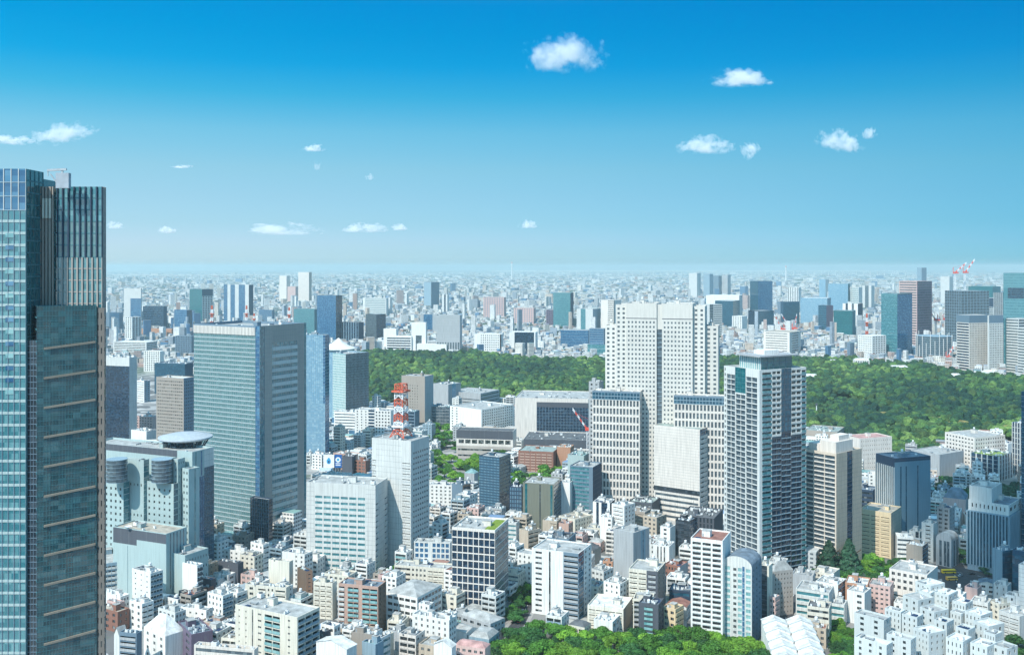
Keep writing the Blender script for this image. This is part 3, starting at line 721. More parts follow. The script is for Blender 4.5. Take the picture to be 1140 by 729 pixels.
# ------------------------------------------------------------------ black and white residential tower
kl = [(0, .07, 'row n=1 w=.5 h=.5 f=4'), (.07, .33, 0, .97, 'balc n=2 w=.96 h=.86 f=4 p=L d=.7 ph=.35 pd=.35 j=1 g=S'), (.33, .62, 0, .88, 'balc n=2 w=.94 h=.8 f=4 p=P d=1.5' if False else 'balc n=2 w=.96 h=.86 f=4 p=L d=.7 ph=.35 pd=.35 j=1 g=S'), (.33, .62, .88, 1, 'cur g=E l=E lw=.3 f=4 mu=3'), (.62, .95, 0, .97, 'balc n=2 w=.96 h=.86 f=4 p=L d=.7 ph=.35 pd=.35 j=1 g=S'), (.95, 1, None), (.07, .33, .97, 1, None), (.62, .95, .97, 1, None)]
kr = [(0, .05, None), (.05, .26, 'balc n=1 w=.98 h=.68 f=4 p=gQ d=.6'), (.26, .46, 0, .34, '@D balc n=2 w=.92 h=.86 f=4 p=U d=.6 ph=.3 pd=.3 j=1 g=N'), (.26, .46, .34, .68, '@D balc n=2 w=.92 h=.86 f=4 p=U d=.6 ph=.3 pd=.3 j=1 g=N'), (.26, .46, .68, 1, 'balc n=2 w=.88 h=.78 f=4 p=L d=1.4'), (.46, .67, 0, .7, '@D balc n=2 w=.94 h=.86 f=4 p=U d=.6 ph=.3 pd=.3 j=1 g=N'), (.46, .67, .7, 1, 'cur g=J l=D lw=.3 f=4 mu=3'), (.67, .9, 0, .68, '@D balc n=2 w=.92 h=.86 f=4 p=U d=.6 ph=.3 pd=.3 j=1 g=N'), (.67, .9, .68, 1, 'balc n=2 w=.88 h=.78 f=4 p=L d=1.4'), (.9, 1, 'balc n=1 w=.98 h=.68 f=4 p=gQ d=.6')]
kb = b('tall black and white residential tower ringed with balconies and a glass penthouse', 806, 845.5, 897.5, 412, 650, 41, 'L', kl, kr, 'residential_tower', 'the black and white residential tower', eq=4, roof='g', house=False)
m = MB(); w_, d_, z_ = kb['w'], kb['d'], kb['zr']
hz = zz(394, kb.location.y + 20) - z_
n_ = obj('penthouse', None, kb, (-w_ * .14, d_ * .14, 0)); body(n_, w_ * .60, d_ * .66, z_, z_ + hz - 1.3, 'L', 'cur g=P l=L lw=.3 f=5 mu=2.4 mw=.9', 'cur g=E l=H lw=.3 f=5 mu=6', roof='g', eq=0)
m.box(-w_ * .66 - 2, -w_ * .06, d_ * .05, d_ * .88, z_ + hz - 1.25, z_ + hz - .25); m.build('roof_slab', wall('G'), kb)
m = MB(); m.box(-w_ * .55, -w_ * .25, d_ * .3, d_ * .6, z_ + hz - .24, z_ + hz + 3); m.build('roof_house', wall('W'), kb)

b('beige apartment tower with brown brick gable side beside the black and white residential tower', 893, 931, 959.5, 505, 640, 40, 'b', [(0, 1, .07, 1, 'balc n=3 w=.94 h=.82 f=3.5 p=I d=.8 ph=.55 g=S top=1.6'), (0, 1, 0, .07, '@N cur g=N l=D f=4')], [(0, .42, '@B panel mu=40 f=3.5'), (.42, .62, '@N cur g=N l=D f=3.5'), (.62, 1, '@B panel mu=40 f=3.5')] , 'apartment_tower', 'the beige apartment tower', eq=2, roof='b')
lb = bpy.data.objects[-1] if False else None
t_ = [o for o in bpy.data.objects if o.name.startswith('apartment_tower')][0]
for x0, x1, y0, y1, h_ in ((.08, .55, .1, .75, 9), (.55, .92, .15, .8, 5.5), (.15, .40, .3, .7, 13)):
    m = MB(); w_, d_, z_ = t_['w'], t_['d'], t_['zr']; m.box(-w_ * x1, -w_ * x0, d_ * y0, d_ * y1, z_, z_ + h_); m.build('roof_house', wall('I'), t_)
b('slate blue office tower with white vertical louvres and dark slots in a blank wall', 975, 996, 1036, 510, 610, 52, 'H', [(0, 1, 0, .90, 'cur g=J l=N lw=.2 f=8 mu=2.6 mw=.7 md=.8 m=K' if False else 'cur g=J l=N lw=.2 f=8 mu=2.6 mw=.7 md=.8 m=L'), (0, 1, .90, 1, '@N panel mu=30 f=30')], [(0, 1, 0, .955, '@u slit at=.17,.32,.64 sw=1.3 g=J top=4'), (0, 1, .955, 1, '@N panel mu=30 f=30')], 'office_tower', 'the slate blue louvred tower', eq=3, roof='m')
b('yellow beige apartment block with a brown side and dark balconies', 957, 992, 1003.5, 571, 622, 30, 'Y', 'balc n=3 w=.84 h=.5 f=3.2 p=Y d=.5 top=2.6', '@B panel mu=40 f=3.2', 'apartment_block', 'the yellow beige apartment block', eq=3, roof='b')
ob = b('grey office tower of close vertical ribs with a white block on top', 1077, 1123, 1137, 574, 642, 22, 'U', 'cur g=J l=U lw=.4 f=60 mu=2.4 mw=.9 md=.9 m=U bot=4 top=1', 'cur g=J l=U lw=.4 f=60 mu=2.4 mw=.9 md=.9 m=U bot=4 top=1', 'office_tower', 'the ribbed grey tower', eq=2)
w_, d_, z_ = ob['w'], ob['d'], ob['zt']
n_ = obj('crown_block', None, ob, (0, .3, 0)); body(n_, w_ - .6, d_ - .6, z_ + .002, z_ + 8, 'L', 'row n=9 w=.3 h=.45 f=7 top=.5 a=.05 b=.05', 'row n=3 w=.6 h=.45 f=7', roof='m', eq=4)
n_ = obj('crown_block', None, ob, (-w_ * .42, 1.5, 0)); body(n_, w_ * .55, d_ * .8, z_ + 7.2, z_ + 19, 'L', None, None, roof='g', eq=3)

# ------------------------------------------------------------------ stacked white housing on the near slope
P0 = gp(1040, 740)
PR = thing('stacked_housing', 'white hillside housing piled up of many cubic units with small windows', 'housing complex', (P0.x, P0.y, 0))
LAND.append(((1035, 690), 'the white stacked housing', 640))
CUB = [(951, 984, 992, 690, 738), (951, 987, 994, 718, 770), (985, 1003, 1008, 681, 730), (1005, 1022, 1040, 668, 716), (1019, 1036, 1052, 652, 700), (1037, 1056, 1066, 662, 706), (1024, 1040, 1056, 681, 730), (1004, 1021, 1028, 687, 735),
       (1017, 1034, 1053, 705, 756), (987, 1014, 1020, 712, 762), (1058, 1070, 1078, 683, 722), (1074, 1092, 1105, 685, 728), (1064, 1078, 1086, 701, 744), (1083, 1101, 1118, 697, 742), (1053, 1072, 1082, 714, 760), (1104, 1121, 1133, 722, 765),
       (1080, 1099, 1110, 720, 764), (1060, 1075, 1083, 672, 712), (1040, 1054, 1062, 693, 738), (1022, 1036, 1044, 660, 704), (1095, 1108, 1116, 706, 748)]
for i_, (l_, c_, r_, t_, y_) in enumerate(CUB):
    f3 = (lambda n: [(0, 1, 0, .55, 'row n=%d w=.34 h=.52 f=3.3' % (n + 1)), (0, 1, .55, 1, 'row n=%d w=.26 h=.5 f=3.3' % n)])
    b('', l_, c_, r_, t_, y_, 46, 'f', f3(2 + i_ % 3), f3(2 + (i_ + 1) % 2), parent=PR, part='block', roof='w' if i_ % 3 else 'g', eq=2, house=False)

# ------------------------------------------------------------------ white framed houses with stepped gables
Qp = gp(925, 765)
QR = thing('terrace_house', 'bright white row of stepped gabled steel frame terrace houses near the park', 'terrace houses', (Qp.x, Qp.y, 0), -R(5))
LAND.append(((898, 712), 'the white gabled terrace', 640)); FOOT.append((Qp.x, Qp.y, R(5), 32, 75)); RECORDS.append(((Qp.x, Qp.y), R(5), 30, 70, 18))
for gx in (0, -15.4):
    for j in range(6):
        n_ = obj('gable_unit', None, QR, (gx, j * 9.4, 0)); z1 = 10.5 + j * 1.55 + (0 if gx else .4)
        body(n_, 14.6, 8.8, 0, z1, 'W', [(0, .3, 'balc n=1 w=.9 h=.6 f=3 p=W top=.3 g=S'), (.3, .7, None), (.7, 1, 'row n=1 w=.5 h=.4 f=3')], 'row n=2 w=.3 h=.35 f=3', roof='w', shape=('gable', 3.0, 'y'))
# ------------------------------------------------------------------ buildings read off the photograph, one row each
AB, OB, OT, LH = 'apartment_block', 'office_block', 'office_tower', 'low_building'
def rows(txt):
    for ln in txt.strip().split('\n'):
        ln = ln.strip()
        if not ln or ln[0] == '#': continue
        q = [t.strip() for t in ln.split('|')]
        l, c, r, yt, yb, th = [float(t) for t in q[1].split()]
        kw = {}
        for t in (q[6].split() if len(q) > 6 else []):
            k, v = t.split('=', 1)
            kw[k] = ('gable', float(v[1:]), 'y') if v[0] == '^' else ('gable', float(v[1:]), 'x') if v[0] == '<' else ('hip', float(v[1:].split('/')[0]), float(v[1:].split('/')[1])) if v[0] == '_' else ('barrel', float(v[1:])) if v[0] == ')' else float(v) if re.match(r'^[\d.]+$', v) else v
        if 'eq' in kw: kw['eq'] = int(kw['eq'])
        def fs(t):
            if t in ('', '-'): return None
            if not re.match(r'^[\d.]+,', t): return t
            out = []
            for z in t.split(';'):
                z = z.strip(); a, s2 = z.split(':', 1); fr = [float(v) for v in a.split(',')]
                out.append(tuple(fr) + (s2.strip() or None,))
            return out
        b(q[0], l, c, r, yt, yb, th, q[3], fs(q[4]), fs(q[5]), name=dict(A=AB, O=OB, T=OT, H=LH, R='house')[q[2]], **{k.replace('lm', 'lm'): (v.replace('_', ' ') if isinstance(v, str) and k == 'lm' else v) for k, v in kw.items()})
rows('''
# --- near streets below the teal complex
slatted blue grey apartment block wedged behind the near skyscraper|100 110 143 628 669 62|A|U|-|balc n=7 w=.86 h=.6 f=3.4 p=L|eq=3
white apartment tower with a blank front and a balconied shaded side|147 167.5 181.5 638 693 35|A|W|win n=3 w=.18 h=.3|balc n=4 w=.9 h=.7 f=3.2 p=U d=1.2|lm=the_white_tower_with_a_balconied_side
small white annex stepped against the foot of the white balconied tower|144 158 171 672 703 35|H|W|win n=2 w=.36|balc n=2 f=3.2 h=.6|roof=w
maroon brick house with a pink penthouse beside the near skyscraper|108 131 144 681 704 30|R|K|win n=3 w=.4|win n=2 w=.3|roof=b eq=2
pink plastered rooftop dwelling behind the maroon brick house|119 132 137 671 696 30|R|P|win n=2 w=.36|-|roof=k
plain white flat roofed block behind the pink rooftop dwelling|110 134 144 664 692 30|H|W|-|win n=3|roof=w
slim blank white tower with dark balconies on its narrow side|203 219.5 226 629 680 28|A|W|-|balc n=2 w=.86 h=.6 f=3.1 p=D|lm=the_slim_blank_white_tower
dark grey cubic building with a single red awning|243 265 271 627 657 25|H|D|win n=1 w=.1 h=.3|-|roof=d
red brick cube with a white square window|220 232 238 654 674 25|R|K|win n=1 w=.35 h=.45 f=5|-|
charcoal cube rising behind the red brick cube|222 235 239 645 672 25|H|D|-|-|roof=g
white apartment block with navy balconies on its shaded end|231 248 259.5 663 699 33|A|W|win n=4 w=.36|balc n=3 h=.62 f=3.1 p=U g=N|lm=the_navy_balconied_block
second white block with navy balconies just behind the first|254 264 275 660 692 33|A|W|win n=2 w=.3|balc n=2 h=.6 f=3.1 p=U g=N|
white block with sparse square windows and a plain parapet|201 229.5 237 679 708 20|H|W|win n=4 w=.3 h=.35|win n=2 w=.3|eq=5 lm=the_sparse_windowed_white_block
salmon tiled low building with a long roof terrace|221 250 263 696 717 22|H|S|win n=5 w=.5|win n=2|roof=b
maroon and navy corner building with solar panels on its roof|198 213 237 706 746 55|A|X|win n=2 w=.5 h=.5|-|roof=m
long beige flat roofed building with a deep parapet|216 283 287 723 780 12|H|I|band h=.5 f=3.5 g=S|-|roof=b para=1.4 lm=the_long_beige_roof
white hall with steep pitched roof and small dormers|160 184 206 708 742 40|R|W|win n=3 w=.3|-|roof=w shape=_9/9 lm=the_white_pitched_roof_hall
grey green apartment block with long louvred balconies|133 152 157 705 752 15|A|H|balc n=1 w=.95 h=.6 f=3.3 p=G|-|roof=g
lavender grey narrow gabled house beside the louvred grey block|127 133 140 708 746 35|R|L|-|-|shape=^5 roof=g
white house with a small domed lantern near the slim tower|181 194 201 654 672 30|R|W|win n=2|win n=2|
white double house in front of the domed white house|183 198 205 667 690 30|R|W|win n=3 w=.3|win n=2 w=.3|roof=w
black slatted box house beside the slim blank white tower|199 207 214 662 684 50|R|D|-|slit at=.2,.4,.6,.8 sw=.3|
low pale stepped flats in front of the white balconied tower|176 195 207 682 716 35|A|L|win n=4|win n=3|roof=g
white shop house with roof sheds below the teal complex wall|228 243 250 645 662 25|R|W|win n=3|-|roof=g
white roof terraces house with a red parasol|240 254 262 640 660 25|R|W|win n=2|win n=1|roof=w
# --- between the green tower and the lower edge
large cream apartment block with a blue grey balconied shaded end|262 331 356 687 762 28|A|C|0,.24:win n=2 w=.14 h=.3 f=3.5;.24,.33:slit at=.5 sw=.8;.33,.47:win n=1 w=.4 h=.3 f=3.5;.47,.74:balc n=2 w=.9 h=.66 f=3.5 p=gP d=1.3;.74,1:win n=1 w=.14 h=.3 f=3.5|balc n=3 w=.9 h=.7 f=3.5 p=U d=1.6|eq=6 lm=the_large_cream_apartments
cream apartments with green balcony screens behind the large cream block|273 318.5 323 654 692 15|A|C|0,.3:win n=1 w=.3 f=3.2;.3,.52:balc n=1 h=.6 f=3.2 p=C;.52,.72:win n=2 w=.4 f=3.2;.72,1:balc n=1 h=.6 f=3.2 p=C g=E|-|roof=g lm=the_green_screened_apartments
blank cream tower house with one dark window high up|299 322 326 625 668 20|A|C|win n=1 w=.3 h=.06 f=26 top=5|-|eq=3
tall white flats behind the blank cream tower house|314 339 348 617 655 24|A|W|0,.5:;.5,1:win n=2 w=.3|win n=3|eq=4
slender brick building under a turquoise tarpaulin|331 341 348 636 670 50|A|R|-|@O win n=1 w=.36 h=.3 f=2.6|roof=t lm=the_turquoise_tarpaulin
cream apartment block with deep stepped balconies|349 370 375 649 690 15|A|C|balc n=3 w=.86 h=.55 f=3.2 p=C d=1.5|-|roof=b
cream complex with a planted roof above the stepped balconies|360 388 398 641 672 20|H|C|win n=5|win n=3|eq=6 roof=b
salmon framed apartment block with teal glass balconies|377 421 430 653 712 16|A|S|0,.16:balc n=1 h=.66 f=3.2 p=L;.16,.22:;.22,.52:balc n=2 h=.66 f=3.2 p=gP;.52,.58:;.58,1:balc n=2 h=.66 f=3.2 p=gP|@R win n=2 w=.15 f=3.2|roof=m eq=4 lm=the_salmon_framed_apartments
greyish yellow plain block in front of the salmon apartments|391 414 421 706 752 20|H|A|-|-|roof=g
low brown parapet building at the foot of the salmon apartments|372 412 419 703 722 16|H|B|band h=.4|-|roof=b
bright white factory roof along the lower edge|352 386 397 722 770 30|H|W|-|-|roof=w shape=^3
white tiered house with black window strips beside the cream block|357 372 379 697 730 30|R|W|win n=3|win n=2|
black narrow house squeezed beside the large cream block|355 362 368 703 732 30|R|D|win n=1|-|
white cluster of flats beside the black lattice stair|279 293 300 606 648 35|A|W|win n=3 w=.36|balc n=2 h=.6|eq=4
white villa block under the curve of the green tower podium|249 272 278 614 646 25|H|W|win n=4 w=.36|-|eq=4
pink grey low house with rooftop railings|268 285 293 641 660 25|R|P|win n=3|win n=2|
white office with black ribbon windows under a sloping metal roof|430 464.5 492 665 704 28|O|W|row n=5 w=.82 h=.46 f=3.8 g=D|row n=7 w=.85 h=.5 f=3.8 g=N|shape=_5/12 roof=g lm=the_sloping_metal_roof
long cream low block behind the sloping metal roof|439 500 506 633 664 14|H|C|0,.3:band h=.45 f=3.6;.3,.6:win n=4 w=.5;.6,1:balc n=4 h=.5 f=3.6|-|eq=7
pale pink low house beside the long cream block|421 441 448 642 668 22|R|P|win n=3 w=.15|-|roof=k
blue windowed apartment block with white cross frames|461 501 504 604 642 8|A|L|0,.42:row n=3 w=.7 h=.7 f=3.6 g=B;.42,.48:;.48,1:row n=4 w=.72 h=.72 f=3.6 g=B|-|eq=5 lm=the_blue_windowed_apartments
white zigzag apartments crowned with roof towers|459 500 508 690 732 26|A|W|win n=6 w=.3|win n=3|eq=8 lm=the_white_zigzag_apartments
white stair tower of the zigzag apartments|466 478 483 673 712 26|A|W|win n=2 w=.3|win n=1|roof=w
white penthouse tower with a rounded tank near the lattice office|490 504 509 684 718 26|A|W|-|win n=2 w=.3|eq=2
grey flat roofed workshop with shaded glass side|432 445 457 704 724 35|H|G|-|cur g=J l=U f=3|roof=g
narrow beige house with two small windows|424 433 438 706 732 30|R|C|win n=1 w=.4|-|
plain white gabled house on the lower edge|483 503 507 720 765 25|R|W|-|-|shape=^3 roof=w
pink tiled terrace houses beside the white gable|506 540 546 722 758 20|R|P|win n=5|-|shape=_2/3 roof=k
grey villa with broad slate roofs beside the park|513 546 562 694 716 40|R|G|win n=4|win n=4|shape=_3/7 roof=g lm=the_slate_roofed_villa
white long roofed sheds in front of the lattice office|503 519 532 704 722 40|H|W|-|win n=4|shape=<2 roof=g
pale blue roofed workshop with rooftop tanks on the lower edge|403 418 427 717 758 30|H|U|-|-|roof=t eq=5
# --- park side
white curved front apartment block with a dark glazed bay|592 644 658.5 616 690 24|A|W|0,.36:win n=1 w=.5 h=.42 f=3.6 b=.2;.36,.42:slit at=.5 sw=1.2;.42,.68:;.68,1:@H balc n=1 w=.98 h=.6 f=3.6 p=G|0,.4:cur g=J l=U f=3.6;.4,1:win n=2 w=.4 f=3.6|eq=6 roof=g lm=the_white_curved_front_block
white house with two onion domed turrets|576 592 600 617 654 30|A|W|win n=3 w=.36|win n=2 w=.3|eq=0 lm=the_onion_domed_house
dark blue grey flat block behind the white curved front|609 633 641 600 630 20|A|H|win n=2 w=.3|win n=2 w=.3|roof=d
brown hip roofed house behind the white curved front|646 660 669 613 630 30|R|A|-|-|shape=_4/5 roof=d
windowless grey panel clad tower among the low houses|683 705 723 593 658 40|O|G|panel mu=4 f=30|0,.45:panel mu=4 f=30;.45,.75:@U slit at=.5 sw=.7;.75,1:panel mu=3 f=30|eq=3 lm=the_windowless_grey_tower
beige and charcoal apartment block with striped balconies|700 732 741 636 690 22|A|C|0,.32:balc n=1 h=.55 f=3.2 p=C;.32,.62:balc n=1 h=.55 f=3.2 p=C;.62,1:@D balc n=1 w=.7 h=.5 f=3.2 p=G|@A win n=2 w=.15|eq=3 lm=the_beige_and_charcoal_block
charcoal apartment block with pale glass balconies above the park|711 733 739 673 714 18|A|D|0,.25:;.25,.75:balc n=1 h=.5 f=3.1 p=gP;.75,1:|win n=2 w=.3|roof=m lm=the_charcoal_block
ochre stepped house with a curved front beside the charcoal block|738 752 761 678 708 35|R|Y|win n=2|balc n=2 h=.55 f=3|roof=b
slim white apartment tower with a brown roof terrace|769 804.5 813.5 602 716 14|A|W|balc n=3 w=.84 h=.74 f=3.2 p=W d=1.2 ph=.8 top=1.6|0,.6:;.6,1:slit at=.4 sw=.5|roof=r eq=1 lm=the_slim_white_apartment_tower
white and taupe apartment tower under a curved glass roof|804 837 848 632 718 18|A|L|0,.34:win n=1 w=.62 h=.62 f=3.5 g=P;.34,.52:win n=1 w=.6 h=.5 f=3.5;.52,.68:win n=1 w=.86 h=.62 f=3.5 g=P;.68,.76:@B cur g=B l=U f=3.5;.76,1:win n=1 w=.7 h=.62 f=3.5 g=P|@H win n=3 w=.3 f=3.5|shape=)6 roof=m lm=the_curved_glass_roof
narrow black glass building with a cream edge|846 856 860 630 696 20|O|C|0,.8:cur g=Z l=D f=3.3;.8,1:|-|roof=w
taupe grey apartment block with a dormered mansard roof|856 861 883 636 686 58|A|M|-|win n=6 w=.3 h=.42 f=3.1|shape=_6/5 roof=g lm=the_mansard_roofed_block
little pink and grey shop building in the alley|857 863 868 665 700 40|R|P|win n=2|balc n=1 h=.5 f=3|
rounded white office with four glass ribbon bands|886 923 929 660 698 10|O|L|band h=.5 f=4 g=Q lip=.5 top=.8|-|roof=g eq=5 lm=the_glass_ribbon_office
lower white banded wing beside the rounded white office|923 940 943 673 698 10|O|L|band h=.45 f=4 g=Q lip=.4|-|roof=g
white block with vertical slots behind the rounded office|908 933 942 651 690 16|H|W|0,.6:;.6,.8:win n=2 w=.36 h=.6 f=4;.8,1:|@U cur g=S l=U f=4|eq=5
orange red apartment house with charcoal window frames|941 966 969 651 688 8|A|O|win n=3 w=.6 h=.5 f=3.4|-|eq=4 roof=w
white front building with three black windows before the orange house|943 962.5 970 660 696 20|H|W|0,.5:;.5,.9:win n=1 w=.7 h=.45 f=3.6;.9,1:|-|eq=3
dusty pink apartment house beside the orange house|967 991 995 653 688 10|A|P|win n=4 w=.5 h=.42 f=3.2|-|eq=4 roof=g
long pale pink building with a roof turret beside the stacked housing|990 1032 1044 640 684 18|A|I|0,1,.45,1:win n=6 w=.55 h=.5 f=3.4;0,1,0,.45:balc n=2 h=.55 f=3.2 p=I|-|eq=5 lm=the_long_pale_pink_building
pale stair turret on the roof of the long pink building|1017.5 1026 1028.5 628 652 18|H|I|-|-|eq=0
grey beamed roof hall beside the mansard roofed block|882 905 908 641 664 12|H|G|-|-|roof=g
cream low building with a stair tower below the wooded knoll|905 926 935 639 658 22|H|C|win n=5|-|eq=3
cream school wing with long flat roof above the park trees|654 694 704 678 704 18|A|C|balc n=5 w=.9 h=.5 f=3.4 p=C|@A panel f=3|roof=w eq=3
white stepped flats with a slender chimney|672 690 701 650 688 26|A|W|win n=3 w=.36|win n=3|eq=5
pale grey flat roofed pair of houses beside the panel tower|658 672 683 636 662 38|R|L|win n=3|win n=3|roof=g
small terracotta walled house behind the pale pair of houses|671 682 685 625 642 20|R|O|win n=2|-|
white roofed garden house at the edge of the park|661 682 690 692 712 25|R|W|-|win n=2|roof=w
dark navy school hall with long overhanging roof|745 768 771 658 680 10|H|N|band h=.5 g=J|-|roof=m
red brick low block behind the slim white apartment tower|740 757 766 630 652 20|H|K|win n=5 w=.5|@G -|roof=k
white house with slanted black louvres|727 745 751 608 634 25|R|W|slit at=.3,.5,.7 sw=1|-|
# --- middle band
tan apartment block with dark stacked balconies|578 588 601 591 622 45|A|B|-|balc n=2 h=.6 f=3.1 p=B|roof=b
tan low flats with ribbon balconies behind the blue grey block|604 620 625 580 606 20|A|B|0,.5:;.5,1:balc n=2 h=.55 f=3.1 p=B|-|
dusty rose building beside the tan flats|622 633 638 583 608 20|H|S|-|win n=2|roof=k
cream long building with a row of arched windows|622 640 659 578 598 42|H|C|-|win n=6 w=.4|roof=b eq=5
dark olive office with ivy strips and arched roof house|582 616.5 625 539 590 16|O|V|0,.22:slit at=.5 sw=2.2 g=E;.22,.5:;.5,.62:slit at=.5 sw=1 g=Z;.62,.85:;.85,1:slit at=.5 sw=2 g=E|@D cur g=Z l=D f=3.6|eq=6 roof=g lm=the_dark_olive_office
navy slotted office beside the dark olive office|567 581 584 542 585 12|O|N|row n=7 w=.5 h=.8 f=3.6 g=K|-|roof=m
dark blue tower with a white dotted lattice front|533.5 556 568.5 509 574 28|T|J|0,1,0,1:row n=14 w=.5 h=.5 f=2.6 g=K d=.1 a=0 b=0|@N cur g=N l=N lw=.3 f=3.6|roof=g eq=3 lm=the_dotted_dark_blue_tower
slate grey slim office with orange lit balconies|503 515 524 540 572 40|O|H|-|@O balc n=1 w=.8 h=.6 f=3.2 p=D|roof=m
white slender gable beside the blue banded tower|624 634.5 638 537 582 16|A|W|-|-|
blue glass banded office tower with a dark blank side|634.5 660 670 520 582 24|T|H|0,.86:band h=.6 f=3.6 g=Q mu=4;.86,1:|@N panel f=4|eq=5 lm=the_blue_banded_tower
teal mural walled building behind the blue banded tower|632 650 657 507 560 24|H|T|-|-|roof=t
white office with navy vertical strips|660 679 684.5 560 600 16|O|W|0,.2:;.2,.35:cur g=N l=N f=4;.35,.5:;.5,.85:cur g=N l=N f=4;.85,1:|@D -|roof=d
tall white apartment block with alternating balconies|681 695 707 563 612 40|A|W|balc n=1 w=.8 h=.55 f=3.1 p=W|win n=3 w=.4|eq=3
plain white side block beside the alternating balconies|668 681 684 576 612 10|A|W|0,.6:;.6,1:win n=1 w=.6|-|
taupe apartment block with brown balconies behind the panel tower|702 718 725 570 604 22|A|A|balc n=2 h=.5 f=3 p=B|-|
tan brick apartments with square windows|716 731 742 576 612 35|A|B|win n=3 w=.5|win n=2 w=.3|eq=3
slender white blank apartment house|735 746 752 587 622 25|A|W|win n=1 w=.3|-|
black glass office with fine silver lines|752 768 776 580 620 30|O|Z|0,1:cur g=Z l=D lw=.15 f=3|cur g=N l=H lw=.3 f=3|roof=m lm=the_black_glass_office
dark steel framed block behind the black glass office|757 795 805 577 612 14|O|D|row n=9 w=.5 h=.8 f=5 g=Z|-|roof=d
white wall low block below the white windowless slab|700 726 735 560 584 15|H|D|row n=5 w=.6 h=.5 f=4|-|roof=n
# --- garden and palace edge
brown grey slab tower behind the mast with a plain top|447 473 482.5 419 480 22|T|A|0,.2:;.2,.75:row n=5 w=.3 h=.35 f=3.8 top=12;.75,1:|@G panel mu=8 f=8|eq=3 lm=the_brown_grey_slab
plain grey office block beside the brown grey slab|482 499 513 428 462 35|O|G|-|0,.3:;.3,.6:cur g=K l=U f=4;.6,1:|
long grey hall block beside the palace wood|498 535 556 438 462 30|O|G|0,1,.8,1:;0,1,0,.8:band h=.3 f=5 g=S|band h=.3 f=5 g=S|eq=4
dull grey glass fronted hall below the brown grey slab|478 500 504 453 478 10|H|H|cur g=S l=G f=5 mu=5|-|roof=t
white office with a blank white gable and rows of small windows|501 536 572 456 490 38|O|W|0,.3:win n=2 w=.3;.3,1:|row n=14 w=.5 h=.45 f=3.6|eq=4 lm=the_white_gabled_office
long white gallery under a flat dark slab roof|508 571 575 480 512 10|O|I|0,1,.7,1:@D panel mu=20 f=20;0,1,.45,.7:row n=8 w=.8 h=.6 f=4.6 top=.3;0,1,0,.45:@M band h=.3 f=5|-|roof=d eq=0 lm=the_long_white_gallery
large dark glass hall with a beige portal frame|573 655 659 444 500 8|O|I|0,.07:;.07,.3:;.3,1,0,.82:@N cur g=N l=H lw=.3 f=4 mu=4 mw=.35;.3,1,.82,.92:@D panel mu=60 f=20;.3,1,.92,1:|-|roof=g lm=the_large_dark_glass_hall
dark roofed beige wing in front of the dark glass hall|583 658 661 490 514 8|O|I|0,1,.6,1:@D panel mu=30 f=20;0,1,0,.6:row n=14 w=.7 h=.5 f=4|-|roof=d
red brick apartment house with open galleries|577 616 623 503 526 14|A|K|balc n=6 w=.8 h=.5 f=3.2 p=S|-|roof=n eq=5
terracotta walled building beside the brick galleries|620 635 639 498 524 16|H|O|-|win n=3|roof=b
grey slim windowed wing beside the broad white tower|655.5 667 672 425 560 18|T|G|row n=2 w=.4 h=.42 f=4.3|-|roof=g
white banded hospital block behind the mast tower|372 397 402 459 486 14|O|W|band h=.4 f=3.8 top=1.5 g=S|-|eq=4
white grid fronted block between the mast and the blue slab|395 435 441 457 498 14|O|W|0,.38:win n=3 w=.3;.38,.55:cur g=N l=W f=4 lw=1.4;.55,1:row n=5 w=.5 h=.5 f=4|-|eq=6
teal banded dark block behind the lattice mast|432 462 467 458 484 18|O|H|band h=.6 f=4 g=N|-|roof=t
low white roofs with red eaves below the white hospital|371 395 402 506 524 25|H|S|win n=4|-|roof=w eq=4
dull red flat block behind the pale grey square office|394 407 412 513 536 25|H|K|win n=3|-|roof=k
grey low rooftops with signs behind the square office|346 384 392 530 556 14|H|L|band h=.4|-|eq=7 roof=g
black walled annex beside the billboards|381 392 396 508 536 14|H|D|-|-|roof=d
white clinic block below the telecom tower garden|478 504 508 540 566 12|H|W|win n=5 w=.4|-|eq=4
small hip roofed pavilion among the garden trees|517 528 533 527 545 25|R|G|-|-|shape=_4/6 roof=t
# --- left middle
dark navy glass office with a pale beige cap|104 144 152.5 398 496 18|T|L|0,1,0,.9:@N cur g=N l=N lw=.3 f=3.9 mu=2.6;0,1,.9,1:|@L panel mu=3 f=8|roof=g lm=the_navy_office_with_a_pale_cap
brown punched window office tower with a white rooftop slab|174 204.5 217 421 506 24|T|A|row n=13 w=.5 h=.46 f=4.2 g=D top=3|@H row n=6 w=.5 h=.46 f=4.2 g=N top=3|roof=w eq=2 lm=the_brown_punched_window_tower
navy low office behind the brown punched tower|172 206 215 405 440 16|O|J|cur g=J l=N lw=.3 f=4|-|roof=m
white open grid block beside the navy low office|191 209 214.5 408 430 14|O|W|row n=5 w=.62 h=.8 f=9 top=3|-|roof=w
white grid apartment block with dark square openings|160 178 182.5 391 414 14|A|W|row n=7 w=.62 h=.6 f=4|-|roof=w
long curving grey hotel with white bands|126 163 175 381 400 16|O|L|band h=.42 f=4|band h=.42 f=4|roof=w
pale blue windowed white block by the red roofs|152 160.5 167 424 448 35|A|W|balc n=1 h=.5 f=4 p=W|@U win n=2|
grey square windowed office beside the green tower|195 213 217 374 400 14|O|H|row n=9 w=.6 h=.5 f=5 g=N|-|roof=g
white depot hall with faded lettering beside the saucer roof|146 163 174 480 502 28|H|W|-|-|roof=w
pinkish terraced flats behind the white depot hall|151 170 176 464 486 20|A|P|win n=6|-|roof=w
# --- east edge
dark blue corner office at the picture edge|1105 1116 1129 613 672 48|T|U|panel mu=20 f=30|@J cur g=J l=N lw=.2 f=4|roof=m lm=the_dark_blue_corner_office
